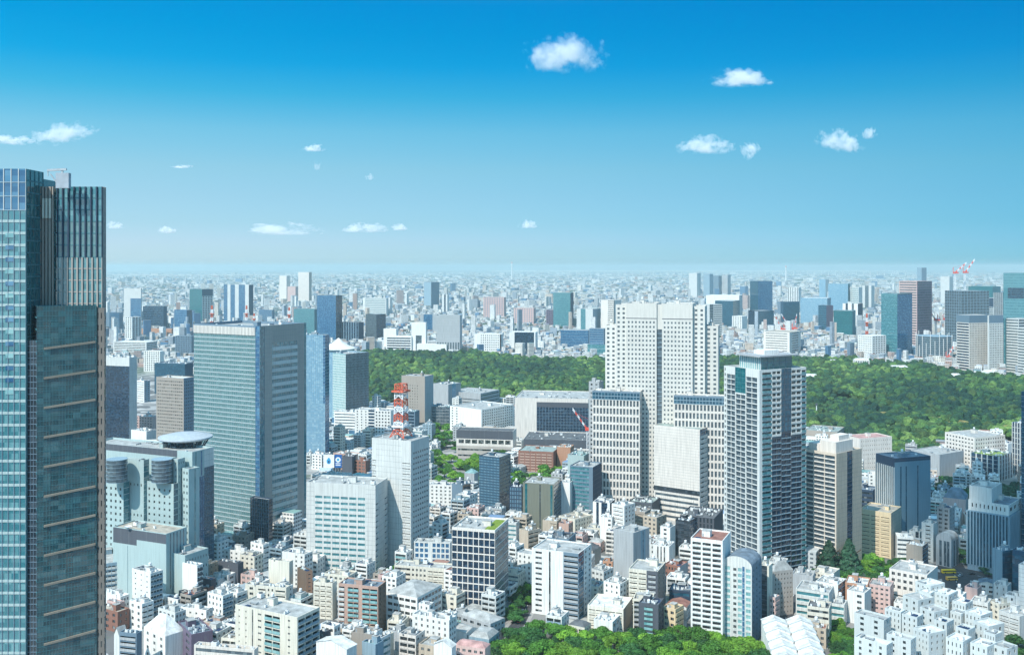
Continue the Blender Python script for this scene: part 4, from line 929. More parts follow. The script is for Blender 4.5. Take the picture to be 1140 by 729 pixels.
blue black slab office stepped in front of the dark corner office|1127 1150 1160 616 680 14|T|J|cur g=J l=N lw=.2 f=4 top=3|-|roof=m
pale grey narrow slab cut by the picture edge|1134 1160 1170 633 706 14|O|L|panel mu=30 f=2.6|-|
pale blue white block with notched parapet near the slab|1106 1121.5 1126 652 680 16|A|L|win n=2 w=.15|-|roof=w eq=5
bare white cube building beside the picture edge|1119 1134 1138 664 698 16|H|W|win n=1 w=.15|-|eq=2
beige villa with deep windows behind the stacked housing|1100 1112 1128 672 698 45|A|C|win n=2 w=.5|win n=4 w=.5|roof=b
grey long windowed block behind the stacked housing|1081 1100 1104 671 698 14|A|L|balc n=3 h=.5 f=3.2 p=L|-|eq=4
mauve grey plain block in front of the crossing|1074 1088 1093 655 680 18|H|P|-|-|roof=m
pale villa with long balconies below the beige villa|1112 1135 1150 686 718 24|R|L|balc n=2 h=.5 f=3 p=L|-|eq=3
white stacked block with red sign between housing and crossing|1060 1072 1076 662 690 18|A|W|win n=3|-|eq=3
grey blank gabled block above the crossing|1009 1027 1033.5 608 640 24|H|A|panel mu=6 f=30|cur g=N l=H f=3.4|roof=w
white slim apartments with stacked black balconies|1026 1039 1044 583 626 22|A|L|0,.3:;.3,.8:balc n=1 h=.6 f=3.2 p=L;.8,1:|-|eq=3
small white block with one dark glass strip|1012 1024 1028 592 622 18|A|L|0,.6:;.6,.9:cur g=Z l=D f=3;.9,1:|-|eq=2
grey barrel roofed hall with tall pilasters|1042 1059 1067 602 632 25|H|G|slit at=.3,.6,.8 sw=2 g=S|slit at=.4,.8 sw=2 g=S|shape=)5 roof=g
white wide office with even rows of black windows|1052 1085 1119 487 528 44|O|I|row n=9 w=.5 h=.42 f=4.4|row n=12 w=.5 h=.42 f=4.4|eq=3 roof=g lm=the_wide_white_office
flat dark glass house framed in white columns|1081 1112 1127 508 536 22|O|H|cur g=N l=L lw=.3 f=5 mu=6.5 mw=1.2 md=1|cur g=N l=L lw=.3 f=5 mu=6.5 mw=1.2 md=1|roof=v
blank concrete hall with a curved grey wall|1014 1046 1073 506 534 40|H|G|-|panel mu=8 f=40|roof=g eq=5
white low wing behind the white columned glass house|1106 1122 1130 494 512 24|H|W|win n=4|-|roof=w
beige fronted hall under a dark slate roof|1050 1075 1078 556 584 8|R|P|win n=1 w=.3 h=.3 f=12|-|shape=_7/5 roof=m
grey flats below the slate roofed hall|1043 1057 1063 566 606 22|A|G|win n=2 w=.5|win n=2 w=.3|
pink beige long institution behind the residential tower|940 957 993 488 524 56|O|I|-|row n=14 w=.25 h=.3 f=5|roof=k eq=3 lm=the_pink_beige_institution
low green roofed hall behind the residential tower|896 932 940 481 500 14|H|A|-|-|roof=n
dark low building under the blue billboard|950 972 977 546 578 14|H|N|band h=.4 f=4|-|roof=m eq=5
white columned office at the picture edge beside the wood|1127 1136 1150 471 530 30|O|H|cur g=N l=L lw=.5 f=6 mu=4 mw=.9 md=.8|cur g=N l=L lw=.5 f=6 mu=4 mw=.9|roof=w
dark blue grey tower cut by the picture edge|1137 1160 1175 438 640 20|T|H|cur g=J l=H f=4|-|roof=m
''')
# ------------------------------------------------------------------ towers beyond the palace wood
rows('''
navy office with thin white floor bands far behind the curving grey hotel|159 182 186 341 372 10|O|J|band h=.6 f=6 g=N|-|roof=g
slender pale tower paired with a blue glass half|138 157 158 321 366 10|T|L|0,.38:;.38,1,0,.75:cur g=B l=U f=8;.38,1,.75,1:|-|
white gridded tower below the pale and blue pair|139 147 157.5 353 386 40|T|L|row n=3 w=.5 h=.55 f=6|row n=3 w=.6 h=.7 f=6 g=N|
blue banded block beside the near skyscraper far off|117 133 137 348 374 14|O|H|0,.3:;.3,1:@J band h=.5 f=6 g=B|-|
teal glass tower with a stepped pale front|211 225 237 322 364 35|T|E|cur g=E l=E lw=.3 f=8|0,1,0,.82:@L row n=4 w=.6 h=.6 f=7 g=N;0,1,.82,1:@J -|lm=the_stepped_teal_tower
tall pale tower with three white vertical mullion bands|249 277 282 317 364 10|T|L|0,.15:@J cur g=B l=U f=8;.15,.27:;.27,.45:cur g=B l=U f=8;.45,.6:;.6,.85:cur g=B l=U f=8;.85,1:|@J -|lm=the_white_mullioned_tower
white signboard cube beside the far navy office|183.5 193 194.5 352 366 14|H|W|-|-|roof=w
terracotta long block below the white signboard cube|157 191 194 366 380 12|O|O|-|-|roof=b
blue block with a pale cap beside the signboard cube|194 208 214 345 374 25|O|U|cur g=B l=U f=8|@J cur g=J l=N f=8|
pale peach tower, shorter of the two peach towers|311 319 323 307 337 30|T|I|-|-|
taller pale peach tower with a grey shaded side|332 344 347 303 337 20|T|I|-|@A -|
greyish pink tower between the two peach towers|320 329 332 319 338 20|T|P|-|-|
blue banded low office in front of the peach towers|288 303 305.5 345 368 14|O|H|band h=.5 f=7 g=B|-|
teal banded office with a darker roof rim|327 350 353 344 380 14|O|Q|band h=.5 f=6 g=Q|-|
deep blue glass tower standing over the tent roofed hall|353 374 381 329 384 26|T|J|cur g=B l=J lw=.2 f=8 mu=8|@N cur g=N l=J lw=.3 f=8|lm=the_deep_blue_glass_tower
low navy annex with vertical ribs beside the deep blue tower|380 399 405 359 384 24|O|N|cur g=N l=N lw=.2 f=20 mu=9 mw=2 m=U|-|
charcoal blue slab office near the white trapezoid roof|407 419 429.5 350 382 42|O|H|cur g=S l=H lw=.2 f=8|@N cur g=N l=H lw=.2 f=8|
white ribbon windowed ministry at the wood edge|430 458 459.5 374 395 10|O|W|band h=.55 f=6 g=N top=4|-|roof=w lm=the_white_ribbon_ministry
white blank upper block behind the ribbon windowed ministry|427 441 443.5 366 392 12|O|W|-|-|roof=w
white library tower with a dark wedge cut in its front|458 474 475.5 359 395 8|T|W|0,.3:;.3,.72,0,.6:@H cur g=S l=H f=12;.3,.72,.6,1:;.72,1:|-|roof=w lm=the_wedge_cut_tower
grey monolithic court building with ribs on its lower third|486 512 514.5 351 396 8|T|G|0,1,0,.33:cur g=S l=G lw=.3 f=30 mu=7 mw=3;0,1,.33,1:panel mu=60 f=7|-|lm=the_grey_monolith
long low white podium before the grey monolith|464 497 498.5 383 396 8|O|W|-|-|roof=w
white gridded theatre block at the wood edge|528 558 560.5 372 396 8|O|W|0,.2:;.2,.95:row n=9 w=.5 h=.45 f=6|-|roof=w
white bookend block with a black glass front|567 596 598.5 370 394 8|O|W|0,.2:;.2,.95:@J cur g=N l=J f=8 lw=.3;.95,1:|-|roof=w lm=the_black_glass_bookend
pinkish grey gridded office above the theatre block|538 561 563.5 331 356 10|O|P|row n=8 w=.5 h=.5 f=8 g=B|-|
pink low gridded office behind the black glass bookend|572 594 596.5 343 362 10|O|P|row n=8 w=.45 h=.45 f=8 g=B|-|
teal banded tower with a shaded blue side|616 635 638.5 326 366 14|T|Q|cur g=Q l=Q lw=1.2 f=9|@N -|lm=the_teal_banded_tower
plum purple block in front of the teal banded tower|608 623 627 345 364 16|O|X|row n=7 w=.5 h=.5 f=7 g=N|-|
white and blue ribbed block with a rounded side|642 660 668.5 344 372 22|O|L|0,.25:;.25,.55:cur g=Q l=Q f=8;.55,1:|@U -|
beige tower with vertical window lines behind the broad white tower|669 684 692 334 372 30|T|I|0,.5:;.5,.95:band h=.4 f=7|-|
blue banded office peeping out beside the broad white tower|656 672 675 366 398 20|O|H|band h=.6 f=6 g=B|-|
low blue glass office with terraces near the wood edge|624 655 658 368 390 12|O|H|cur g=B l=H f=8 lw=1|-|
white roofed gallery at the wood edge with a teal front|654 690 697 384 399 10|H|L|cur g=Q l=L f=10|-|roof=w
slate tower with a lighter half above the ribbon ministry|472 480 489 314 345 40|T|U|-|@H -|
white green tinted wide office far over the wood|406 430 432.5 332 354 8|O|L|band h=.3 f=8 g=Q|-|roof=w
grey framed block with a deep blue glass window|468 486 488 350 372 8|O|G|0,.2:;.2,.75:@J cur g=B l=J f=10;.75,1:|-|
slender grey tower with a dark slot|492 498 500 328 350 20|T|L|0,.4:;.4,.7:cur g=N l=N f=10;.7,1:|-|
tall navy glass tower on a broader base|835 844 860 313 362 52|T|J|cur g=J l=J lw=.2 f=8|cur g=B l=J lw=.2 f=8 mu=12|lm=the_tall_navy_tower
dark navy podium wrapped round the tall navy tower|833 845 861.5 346 369 52|O|N|cur g=N l=N lw=.3 f=9|cur g=J l=N lw=.3 f=9|
navy glass hall under an oversailing white roof slab|796 816 823.5 335 365 24|O|J|cur g=J l=J lw=.2 f=9|@Q cur g=E l=Q f=9|roof=w
wide white slab block behind the navy glass hall|786 823 827 329 362 8|O|W|-|-|roof=w
grey and white banded office beside the broad white tower roof|783 790 804 339 376 55|O|L|0,1:|0,.3:cur g=S l=L f=9;.3,1:band h=.5 f=7 g=S|
dark navy cube with a glinting face|869 872 890 336 364 60|O|J|-|cur g=J l=N lw=.2 f=10|
white ribbed tower behind the glinting navy cube|877 889 892 320 350 12|T|W|cur g=S l=W lw=0 f=60 mu=9 mw=4.5|-|
wide pale blue glass office with a white roof line|891 921 926 332 366 8|O|U|cur g=K l=L lw=.3 f=8|-|roof=w lm=the_wide_pale_blue_office
blue and purple split block before the wide pale blue office|911 920 927.5 340 370 45|O|J|cur g=J l=U lw=.4 f=8|@X -|
emerald glass tower with a small white mark near its top|928 949 952.5 346 379 14|T|E|cur g=E l=E lw=.15 f=8|-|lm=the_emerald_glass_tower
pale teal glass tower behind the emerald tower|922 944 946.5 316 354 8|T|Q|cur g=K l=Q lw=.3 f=9|-|
slim pale tower beside the pale teal glass tower|912 919 923 311 338 30|T|L|cur g=K l=U f=9|-|
pale green office behind the striped white block|946 956 960 320 354 16|O|L|band h=.4 f=9 g=Q|-|
white striped block behind the emerald tower|938 955 960.5 338 370 18|O|W|0,.2:;.2,.35:cur g=N l=N f=9;.35,.6:;.6,.75:cur g=S l=S f=9;.75,1:|@N -|
white framed tower with a dark top window|960 970 973.5 318 345 16|T|L|0,.3:;.3,.7:cur g=S l=U f=12;.7,1:|-|
teal blue glass tower with a two toned front|981 999 1015.5 327 401 40|T|Q|cur g=Q l=J lw=.7 f=7.5 top=3|@J cur g=B l=J lw=.6 f=7.5 top=3|lm=the_two_toned_teal_tower
grey pink slab tower behind the two toned teal tower|1001 1021 1037.5 313 390 40|T|P|band h=.45 f=7 g=S|@X band h=.55 f=7 g=S|lm=the_grey_pink_slab
white office of small square windows beside the palace wood|955 971 986.5 374 402 42|O|W|row n=7 w=.5 h=.45 f=5.5|row n=5 w=.6 h=.45 f=5.5|roof=w lm=the_small_windowed_white_office
wide beige banded block above the residential tower roof|850 879 891.5 370 398 26|O|I|0,.06:;.06,.94:band h=.3 f=6 g=S;.94,1:|0,.2:;.2,.8:band h=.45 f=6 g=N;.8,1:|roof=b lm=the_wide_beige_banded_block
beige fronted twin tower with a dark cornice band|1065 1079 1099.5 351 416 40|T|I|0,1,0,.87:band h=.55 f=6 g=N;0,1,.87,1:@H -|0,1,0,.87:row n=11 w=.45 h=.5 f=5;0,1,.87,1:@H -|lm=the_beige_twin_tower
narrower beige tower joined beside the dark corniced twin|1099.6 1101 1117 351 418 55|T|L|-|0,1,0,.87:row n=8 w=.5 h=.5 f=5;0,1,.87,1:@H -|
teal edged slice tower beside the beige pair|1110 1119 1122 354 417 20|T|Q|cur g=Q l=Q f=7|-|
dark topped office with white stripes over the beige twin|1091 1106 1127.5 332 372 40|O|L|0,1,0,.75:band h=.55 f=7 g=S;0,1,.75,1:@N -|row n=9 w=.5 h=.92 f=80 g=N top=6|
hazy grey tower frame under construction wrapped in netting|1052 1070 1112 324 392 48|T|U|cur g=S l=U lw=1 f=8 mu=9 mw=.9|cur g=S l=U lw=1 f=8 mu=11 mw=.9|lm=the_netted_grey_frame
dark teal long block on top of the skyline behind the netted frame|1078 1105 1117.5 319 350 20|O|E|cur g=E l=E f=10|-|roof=t
big pale teal banded tower at the picture edge|1117 1150 1165 304 380 14|T|Q|0,1,0,.62:band h=.55 f=9 g=Q;0,1,.62,.78:@E cur g=N l=E f=9 a=.15 b=.3;0,1,.78,1:band h=.3 f=9 g=Q|-|lm=the_pale_teal_edge_tower
silver banded office below the big pale teal tower|1119 1134 1146 355 418 40|T|L|band h=.5 f=6 g=S|band h=.5 f=6 g=N|
white edged corner tower at the border above the wood|1133 1141 1152 365 420 35|T|L|band h=.5 f=6 g=S|row n=6 w=.5 h=.6 f=6|
slim blue tower alone on the skyline|1021 1026 1031.5 298 338 40|T|U|-|@H -|
pale washed tower below the skyline cranes|1047 1057 1061 308 340 20|T|L|-|-|
hazy tower, thickest of the row of four on the skyline|767 776 780 304 332 20|T|L|-|-|
second hazy blue tower along the skyline row|783 790 794 305 332 20|T|U|-|-|
dusky tower along the skyline row of four|794 800 803.5 307 331 20|T|H|-|-|
last hazy grey tower of the skyline row|804 810 813.5 306 331 20|T|G|-|-|
small blue sign topped block beside the navy glass hall|824 829 832 352 368 20|O|U|-|-|
white pillbox office over the beige banded block|815 826 832 352 372 24|O|W|win n=4|-|roof=w
''')
# tent roofed hall, drum under construction
p = gp(377, 420)
hall = thing('sports_hall', 'white tent roofed hall behind the grey glass office', 'hall', (p.x, p.y, 0))
m = MB(); m.lathe([(34, 0), (34, zz(388, p.y))], 0, 0, 24); m.build('wall', wall('L'), hall)
m = MB(); zt_ = zz(388, p.y); m.lathe([(37, zt_), (36, zt_ + 1.5), (24, zt_ + 6), (12, zt_ + 13), (3, zz(377, p.y)), (.2, zz(376, p.y))], 0, 0, 24); m.build('roof', wall('W'), hall)
p = gp(1040, 402)
dr = thing('round_office', 'round grey glass drum building with white rods at the edge of the palace wood', 'round building', (p.x, p.y, 0)); LAND.append(((1040, 388), 'the round glass drum', p.y)); FOOT.append((p.x + 45, p.y - 45, 0, 90, 90)); RECORDS.append(((p.x + 42, p.y - 42), 0, 84, 84, zz(373, p.y)))
rd = 18.5 * p.y / F; zt_ = zz(374, p.y); n_ = int(zt_ / 5)
m = MB(); m.lathe([(rd, 0), (rd, zt_), (rd - 2, zt_ + .5)], 0, 0, 40); m.build('curtain_wall', glass('S'), dr)
for i in range(n_ + 1):
    m = MB(); z = zt_ * i / n_ ; m.lathe([(rd + .02, z), (rd + .5, z), (rd + .5, z + 1.1), (rd + .02, z + 1.1)], 0, 0, 40); m.build('floor_ring', wall('U'), dr)
for i in range(26):
    a = 2 * math.pi * i / 26; e = 2 + (i * 7 % 5) * 3; m = MB(); m.bar(((rd + 1) * math.cos(a), (rd + 1) * math.sin(a), 0), ((rd + 1) * math.cos(a), (rd + 1) * math.sin(a), zt_ + (e if i % 2 else -e * 2)), .5); m.build('rod', wall('W'), dr)
# long viaduct far out, slim white chimneys, elevated road by the saucer roof
def far_at(px, Y): return (px - CX) / F * Y
Yv = 24000; m = MB(); zt_ = zz(301.6, Yv); m.box(far_at(548, Yv), far_at(1010, Yv), Yv, Yv + 60, zt_ - 14, zt_)
for i in range(60):
    x = far_at(548 + i * 7.8, Yv); m.box(x, x + 8, Yv + 5, Yv + 50, 0, zt_ - 14.01)
V = m.build('viaduct', wall('W')); V['label'] = 'long white viaduct stretched along the hazy plain below the horizon'; V['category'] = 'viaduct'
Yv = 15500; m = MB(); zt_ = zz(306, Yv); m.box(far_at(125, Yv), far_at(420, Yv), Yv, Yv + 40, zt_ - 8, zt_)
for i in range(40):
    x = far_at(125 + i * 7.4, Yv); m.box(x, x + 6, Yv + 5, Yv + 30, 0, zt_ - 8.01)
V = m.build('viaduct', wall('L')); V['label'] = 'pale elevated railway far behind the stepped teal tower'; V['category'] = 'viaduct'
for px_, py_, Y_, lb_ in ((570, 291, 16000, 'slim white chimney rising alone above the horizon haze'), (875, 295.5, 15000, 'thin white chimney on the hazy plain above the navy cube')):
    c_ = thing('chimney', lb_, 'chimney', (far_at(px_, Y_), Y_, 0)); zt_ = zz(py_, Y_); m = MB(); m.lathe([(13, 0), (9, zt_ * .6), (8, zt_)], 0, 0, 12); m.build('stack', wall('W'), c_); m = MB(); m.lathe([(8.4, zt_ * .9), (8.6, zt_ * .9), (8.6, zt_ * .96), (8.4, zt_ * .96)], 0, 0, 12); m.build('band', plain('mast_red', (.68, .10, .04), .5), c_)
pa, pb = gp(100, 509), gp(178, 505); m = MB(); dv = (pb - pa).normalized(); nv = Vector((-dv.y, dv.x, 0)); hz_ = 15
ER = thing('elevated_road', 'white elevated expressway deck curving behind the pale teal complex', 'elevated road', (pa.x, pa.y, 0), math.atan2(dv.y, dv.x)); ln = (pb - pa).length
m.box(0, ln, 0, 16, hz_ - 2, hz_); m.build('deck', wall('L'), ER)
for y_ in (0.02, 15.7): m = MB(); m.box(.1, ln - .1, y_, y_ + .28, hz_ + .003, hz_ + 1.2); m.build('parapet', wall('W'), ER)
for i in range(5): m = MB(); m.box(ln * (i + .5) / 5 - 1, ln * (i + .5) / 5 + 1, 6, 10, 0, hz_ - 2.003); m.build('pier', wall('G'), ER)

# ------------------------------------------------------------------ cranes and far red and white masts
def crane(label, px, py_base, py_cab, tip, Y, s=1.0):
    x = far_at(px, Y); z0, zc = max(0, zz(py_base, Y)), zz(py_cab, Y)
    c = thing('tower_crane', label, 'crane', (x, Y, z0)); h = zc - z0; t = 1.3 * s; red = plain('crane_red', (.70, .09, .06), .5)
    m = MB()
    for sx in (-t, t):
        for sy in (-t, t): m.bar((sx, sy, 0), (sx, sy, h), .22 * s)
    for i in range(max(2, int(h / 5))):
        z = h * i / max(2, int(h / 5)); z2 = z + h / max(2, int(h / 5))
        for a, b_ in (((-t, -t), (t, -t)), ((t, -t), (t, t)), ((t, t), (-t, t)), ((-t, t), (-t, -t))): m.bar((a[0], a[1], z), (b_[0], b_[1], z2), .15 * s)
    m.build('tower', WHTP(), c)
    m = MB(); m.box(-3.2 * s, 3.6 * s, -2 * s, 2 * s, h, h + 3.4 * s); m.box(3.6 * s, 7 * s, -1.6 * s, 1.6 * s, h + .3, h + 2.6 * s); m.build('cab', red, c)
    tx_, tz_ = far_at(tip[0], Y) - x, zz(tip[1], Y) - z0
    A_, B_ = Vector((-1.5 * s if tx_ < 0 else 1.5 * s, 0, h + 2.5 * s)), Vector((tx_, 0, tz_)); n = 6
    for i in range(n):
        a, c2 = A_.lerp(B_, i / n), A_.lerp(B_, (i + 1) / n); m = MB(); r = 1.0 * s
        for oz in (-r, r):
            for oy in (-r, r): m.bar(a + Vector((0, oy, oz)), c2 + Vector((0, oy, oz)), .28 * s)
        m.bar(a + Vector((0, -r, -r)), c2 + Vector((0, r, r)), .2 * s); m.bar(a + Vector((0, r, r)), c2 + Vector((0, -r, -r)), .2 * s); m.bar(a + Vector((0, -r, r)), c2 + Vector((0, -r, -r)), .2 * s)
        m.build('jib_section', red if i % 2 == 0 else WHTP(), c)
    m = MB(); ap = Vector((3 * s if tx_ < 0 else -3 * s, 0, h + 12 * s)); m.bar((ap.x, 0, h + 3.4 * s), ap, .4 * s); m.bar(ap, A_.lerp(B_, .8), .1 * s); m.bar(ap, (6.5 * s if tx_ < 0 else -6.5 * s, 0, h + 2.6 * s), .1 * s); m.build('stay_mast', red, c)
crane('red and white luffing crane leaning before the large dark glass hall', 654.5, 518, 479, (637.5, 455), 1165, 1.0)
crane('red and white crane on the skyline with the longer jib', 1074, 345, 304, (1085, 289), 4300, 2.2)
crane('red and white crane on the skyline with the shorter jib', 1063, 345, 304.5, (1076, 292.5), 4250, 2.2)
crane('red crane with a raised jib over the round glass drum', 1042, 373, 357, (1031, 340), 2900, 1.6)
crane('short red crane beside the raised jib above the glass drum', 1052, 373, 356, (1049, 350), 2880, 1.4)
crane('orange red crane working at the foot of the beige twin tower', 1055, 408, 398, (1062, 384), 2420, 1.2)
crane('red and white crane leaning away behind the wide beige banded block', 871, 372, 367, (862, 350), 3300, 1.6)
crane('red and white crane tilted towards the glinting navy cube', 880, 373, 367, (870, 350), 3280, 1.6)
crane('red and white crane with upright jib beside the glinting navy cube', 884, 373, 366, (887, 350), 3320, 1.6)
def mast(label, px, py0, py1, Y, wd=3.0):
    x = far_at(px, Y); z0, z1 = zz(py0, Y), zz(py1, Y); c = thing('radio_mast', label, 'radio mast', (x, Y, 0)); n = 5
    m = MB(); m.box(-wd * 1.3, wd * 1.3, -wd * 1.3, wd * 1.3, 0, z0); m.build('base_tower', wall('G'), c)
    for i in range(n):
        a, b_ = z0 + (z1 - z0) * i / n, z0 + (z1 - z0) * (i + 1) / n; r = wd * (1 - .12 * i); m = MB()
        for sx in (-r, r):
            for sy in (-r, r): m.bar((sx, sy, a), (sx * .9, sy * .9, b_), wd * .2)
        for q1, q2 in (((-r, -r), (r, -r)), ((r, -r), (r, r)), ((r, r), (-r, r)), ((-r, r), (-r, -r))): m.bar((q1[0], q1[1], a), (q2[0], q2[1], b_), wd * .15); m.bar((q2[0], q2[1], a), (q1[0], q1[1], b_), wd * .15)
        if i == 2: m.box(-wd * 1.6, wd * 1.6, -wd * 1.6, wd * 1.6, b_ - 2, b_)
        m.build('mast_section', plain('mast_red', (.68, .10, .04), .5) if i % 2 == 0 else WHTP(), c)
mast('red and white mast with round drums behind the green tower roof', 236, 362, 340, 2600, 3.2)
mast('red and white mast in front of the white mullioned tower', 274.5, 362, 340, 2700, 2.8)
mast('short red and white mast behind the green tower corner', 283, 363, 349, 2500, 2.4)
mast('red and white mast in front of the teal banded office', 322, 362, 342, 2650, 2.8)
mast('red and white mast beside the small windowed white office', 965, 373, 349, 2640, 2.6)

# ------------------------------------------------------------------ signs
def text(body_, size, parent, loc, mat, name='lettering'):
    me = TEXTM[body_]; me.materials.append(mat)
    o = obj(name, me, parent, loc); o.rotation_euler = (R(90), 0, 0); return o
def board(label, l, r, t, bt, Y, mat, rot=0):
    x0, x1 = far_at(l, Y), far_at(r, Y); z0, z1 = zz(bt, Y), zz(t, Y)
    s = thing('billboard', label, 'billboard', ((x0 + x1) / 2, Y, 0), rot); w = x1 - x0
    m = MB(); m.box(-w / 2, w / 2, 0, .8, z0, z1); m.build('panel', mat, s)
    m = MB()
    for x in (-w * .35, 0, w * .35): m.bar((x, .9, z0 - 6), (x, .9, z1), .18)
    m.build('support_frame', METAL(), s)
    return s, w, z0, z1
wp = plain('sign_white', (.80, .82, .84), .4); bp_ = plain('sign_blue', (.02, .12, .36), .4); nv_ = plain('sign_navy', (.03, .06, .16), .4); cyb = plain('sign_cyan', (.05, .35, .62), .4)
s, w, z0, z1 = board('white billboard with a blue drop emblem', 360, 372, 506, 520.5, 1150, wp)
m = MB(); n0 = 24; rz_ = (z1 - z0) * .22; zc = (z0 + z1) / 2
m.poly([(rz_ * .75 * math.cos(6.2832 * i / n0), -.05, zc + rz_ * (1.25 if math.sin(6.2832 * i / n0) > .95 else 1) * math.sin(6.2832 * i / n0)) for i in range(n0)]); m.build('emblem', cyb, s)
m = MB(); m.poly([(rz_ * .3 * math.cos(6.2832 * i / n0), -.09, zc - .2 * rz_ + rz_ * .45 * math.sin(6.2832 * i / n0)) for i in range(n0)]); m.build('emblem', nv_, s)
s, w, z0, z1 = board('blue billboard with a round white emblem beside the white one', 372.2, 380.5, 506, 520.5, 1151, bp_)
m = MB(); rz_ = (z1 - z0) * .20; zc = z0 + (z1 - z0) * .62; m.poly([(rz_ * math.cos(6.2832 * i / n0), -.05, zc + rz_ * math.sin(6.2832 * i / n0)) for i in range(n0)]); m.build('emblem', wp, s)
m = MB(); m.poly([(rz_ * .5 * math.cos(6.2832 * i / n0), -.09, zc + rz_ * .5 * math.sin(6.2832 * i / n0)) for i in range(n0)]); m.build('emblem', cyb, s)
for z in (.30, .17): m = MB(); m.box(-w * .33, w * .33, -.06, -.003, z0 + (z1 - z0) * z, z0 + (z1 - z0) * (z + .06)); m.build('lettering', wp, s)
s, w, z0, z1 = board('pale blue signboard with navy letters on a roof below the drop billboard', 355.5, 370, 520.5, 531, 1128, plain('sign_pale', (.55, .66, .78), .4), R(-6))
text('kuDO', 5.2, s, (0, -.06, (z0 + z1) / 2), nv_)
s, w, z0, z1 = board('blue and white hotel billboard with Japanese characters beside the slate blue tower', 959.5, 969.5, 534, 543.5, 1095, wp)
text('東横', 2.4, s, (0, -.06, z0 + (z1 - z0) * .72), cyb); text('横イン', 3.3, s, (0, -.06, z0 + (z1 - z0) * .30), nv_)
m = MB(); m.box(w / 2 + .01, w / 2 + 3.4, .02, .7, z0, z1); m.build('side_panel', bp_, s)
# ------------------------------------------------------------------ trees
rng = random.Random(11)
def leafm(name, dark, light):
    m, nt, b_ = _base(name, .6, .25)
    tcn = nt.nodes.new('ShaderNodeTexCoord'); oi = nt.nodes.new('ShaderNodeObjectInfo'); obv = tcn.outputs['Object']
    f = _mr(nt, _noise(nt, .28, obv, 4), .34, .66, 0, 1); f2 = _mr(nt, _noise(nt, 1.6, obv, 2), .3, .7, .7, 1.25)
    c = _mixcol(nt, dark, light, f)
    c = _mixcol(nt, c, _math(nt, 'MULTIPLY', f2, _mr(nt, oi.outputs['Random'], 0, 1, .62, 1.3)), 1.0, 'MULTIPLY')
    nt.links.new(c, b_.inputs['Base Color'])
    b_.inputs['Transmission Weight'].default_value = 0
    b_.inputs['Subsurface Weight'].default_value = 0
    return m
LEAF = [leafm('leaves_mid', (.034, .115, .018), (.13, .33, .035)), leafm('leaves_bright', (.09, .235, .022), (.26, .48, .05)), leafm('leaves_dark', (.018, .07, .022), (.065, .19, .04)), leafm('leaves_blue', (.016, .06, .034), (.045, .13, .06))]
BARK = plain('bark', (.09, .065, .045), .9, .1)
def crown_mesh(seed, n_lobes, n_leaf, leaf, flat=.75):
    """leaf-sized faces spread through the volume of several uneven lobes (unit radius, base at z=0)"""
    r = np.random.RandomState(seed); lob = []
    for i in range(n_lobes):
        a = r.rand() * 6.283; q = r.rand() ** .5 * .72; z = .35 + r.rand() * .85 * (1 - q * .55); lob.append((q * math.cos(a), q * math.sin(a), z * flat + .12, .22 + r.rand() * .24))
    L_ = np.array(lob); k_ = r.choice(n_lobes, n_leaf, p=(L_[:, 3] ** 2) / (L_[:, 3] ** 2).sum())
    d = r.normal(size=(n_leaf, 3)); d /= np.linalg.norm(d, axis=1)[:, None]; d[:, 2] = np.where(d[:, 2] < -.35, -d[:, 2] * .6, d[:, 2])
    rad = L_[k_, 3] * (.66 + .42 * r.rand(n_leaf) ** .6)
    P = L_[k_, :3] + d * rad[:, None] * np.array([1, 1, .85])
    nrm = d + r.normal(size=(n_leaf, 3)) * .55; nrm /= np.linalg.norm(nrm, axis=1)[:, None]
    u = np.cross(nrm, r.normal(size=(n_leaf, 3))); u /= np.linalg.norm(u, axis=1)[:, None]; v = np.cross(nrm, u)
    s = leaf * (.6 + .9 * r.rand(n_leaf))[:, None]; vs = np.stack([P - u * s - v * s * .7, P + u * s - v * s * .7, P + u * s * .8 + v * s * .7, P - u * s * .8 + v * s * .7], 1).reshape(-1, 3)
    me = bpy.data.meshes.new('crown'); me.from_pydata(vs.tolist(), [], np.arange(n_leaf * 4).reshape(-1, 4).tolist()); return me
def cone_mesh(seed, n_leaf, leaf):
    r = np.random.RandomState(seed); z = r.rand(n_leaf) ** 1.25; a = r.rand(n_leaf) * 6.283; tier = .72 + .28 * np.abs(np.sin(z * 22)); q = (1 - z) ** .8 * .42 * tier * (.55 + .5 * r.rand(n_leaf)) + .02
    P = np.stack([q * np.cos(a), q * np.sin(a), .1 + z * .92], 1); nrm = np.stack([np.cos(a), np.sin(a), np.full(n_leaf, .6)], 1) + r.normal(size=(n_leaf, 3)) * .4; nrm /= np.linalg.norm(nrm, axis=1)[:, None]
    u = np.cross(nrm, r.normal(size=(n_leaf, 3))); u /= np.linalg.norm(u, axis=1)[:, None]; v = np.cross(nrm, u); s = leaf * (.6 + .8 * r.rand(n_leaf))[:, None]
    vs = np.stack([P - u * s - v * s, P + u * s - v * s, P + u * s + v * s, P - u * s + v * s], 1).reshape(-1, 3); me = bpy.data.meshes.new('crown'); me.from_pydata(vs.tolist(), [], np.arange(n_leaf * 4).reshape(-1, 4).tolist()); return me
def trunk_mesh(seed):
    r = random.Random(seed); m = MB(); m.lathe([(.055, -.02), (.04, .12), (.032, .35), (.018, .62)], 0, 0, 8)
    for i in range(5):
        a = 6.283 * i / 5 + r.random(); z = .22 + .07 * i; m.bar((0, 0, z), (.34 * math.cos(a), .34 * math.sin(a), z + .26), .012)
    me = m.mesh('trunk'); me.materials.append(BARK); return me
CROWNS = {}
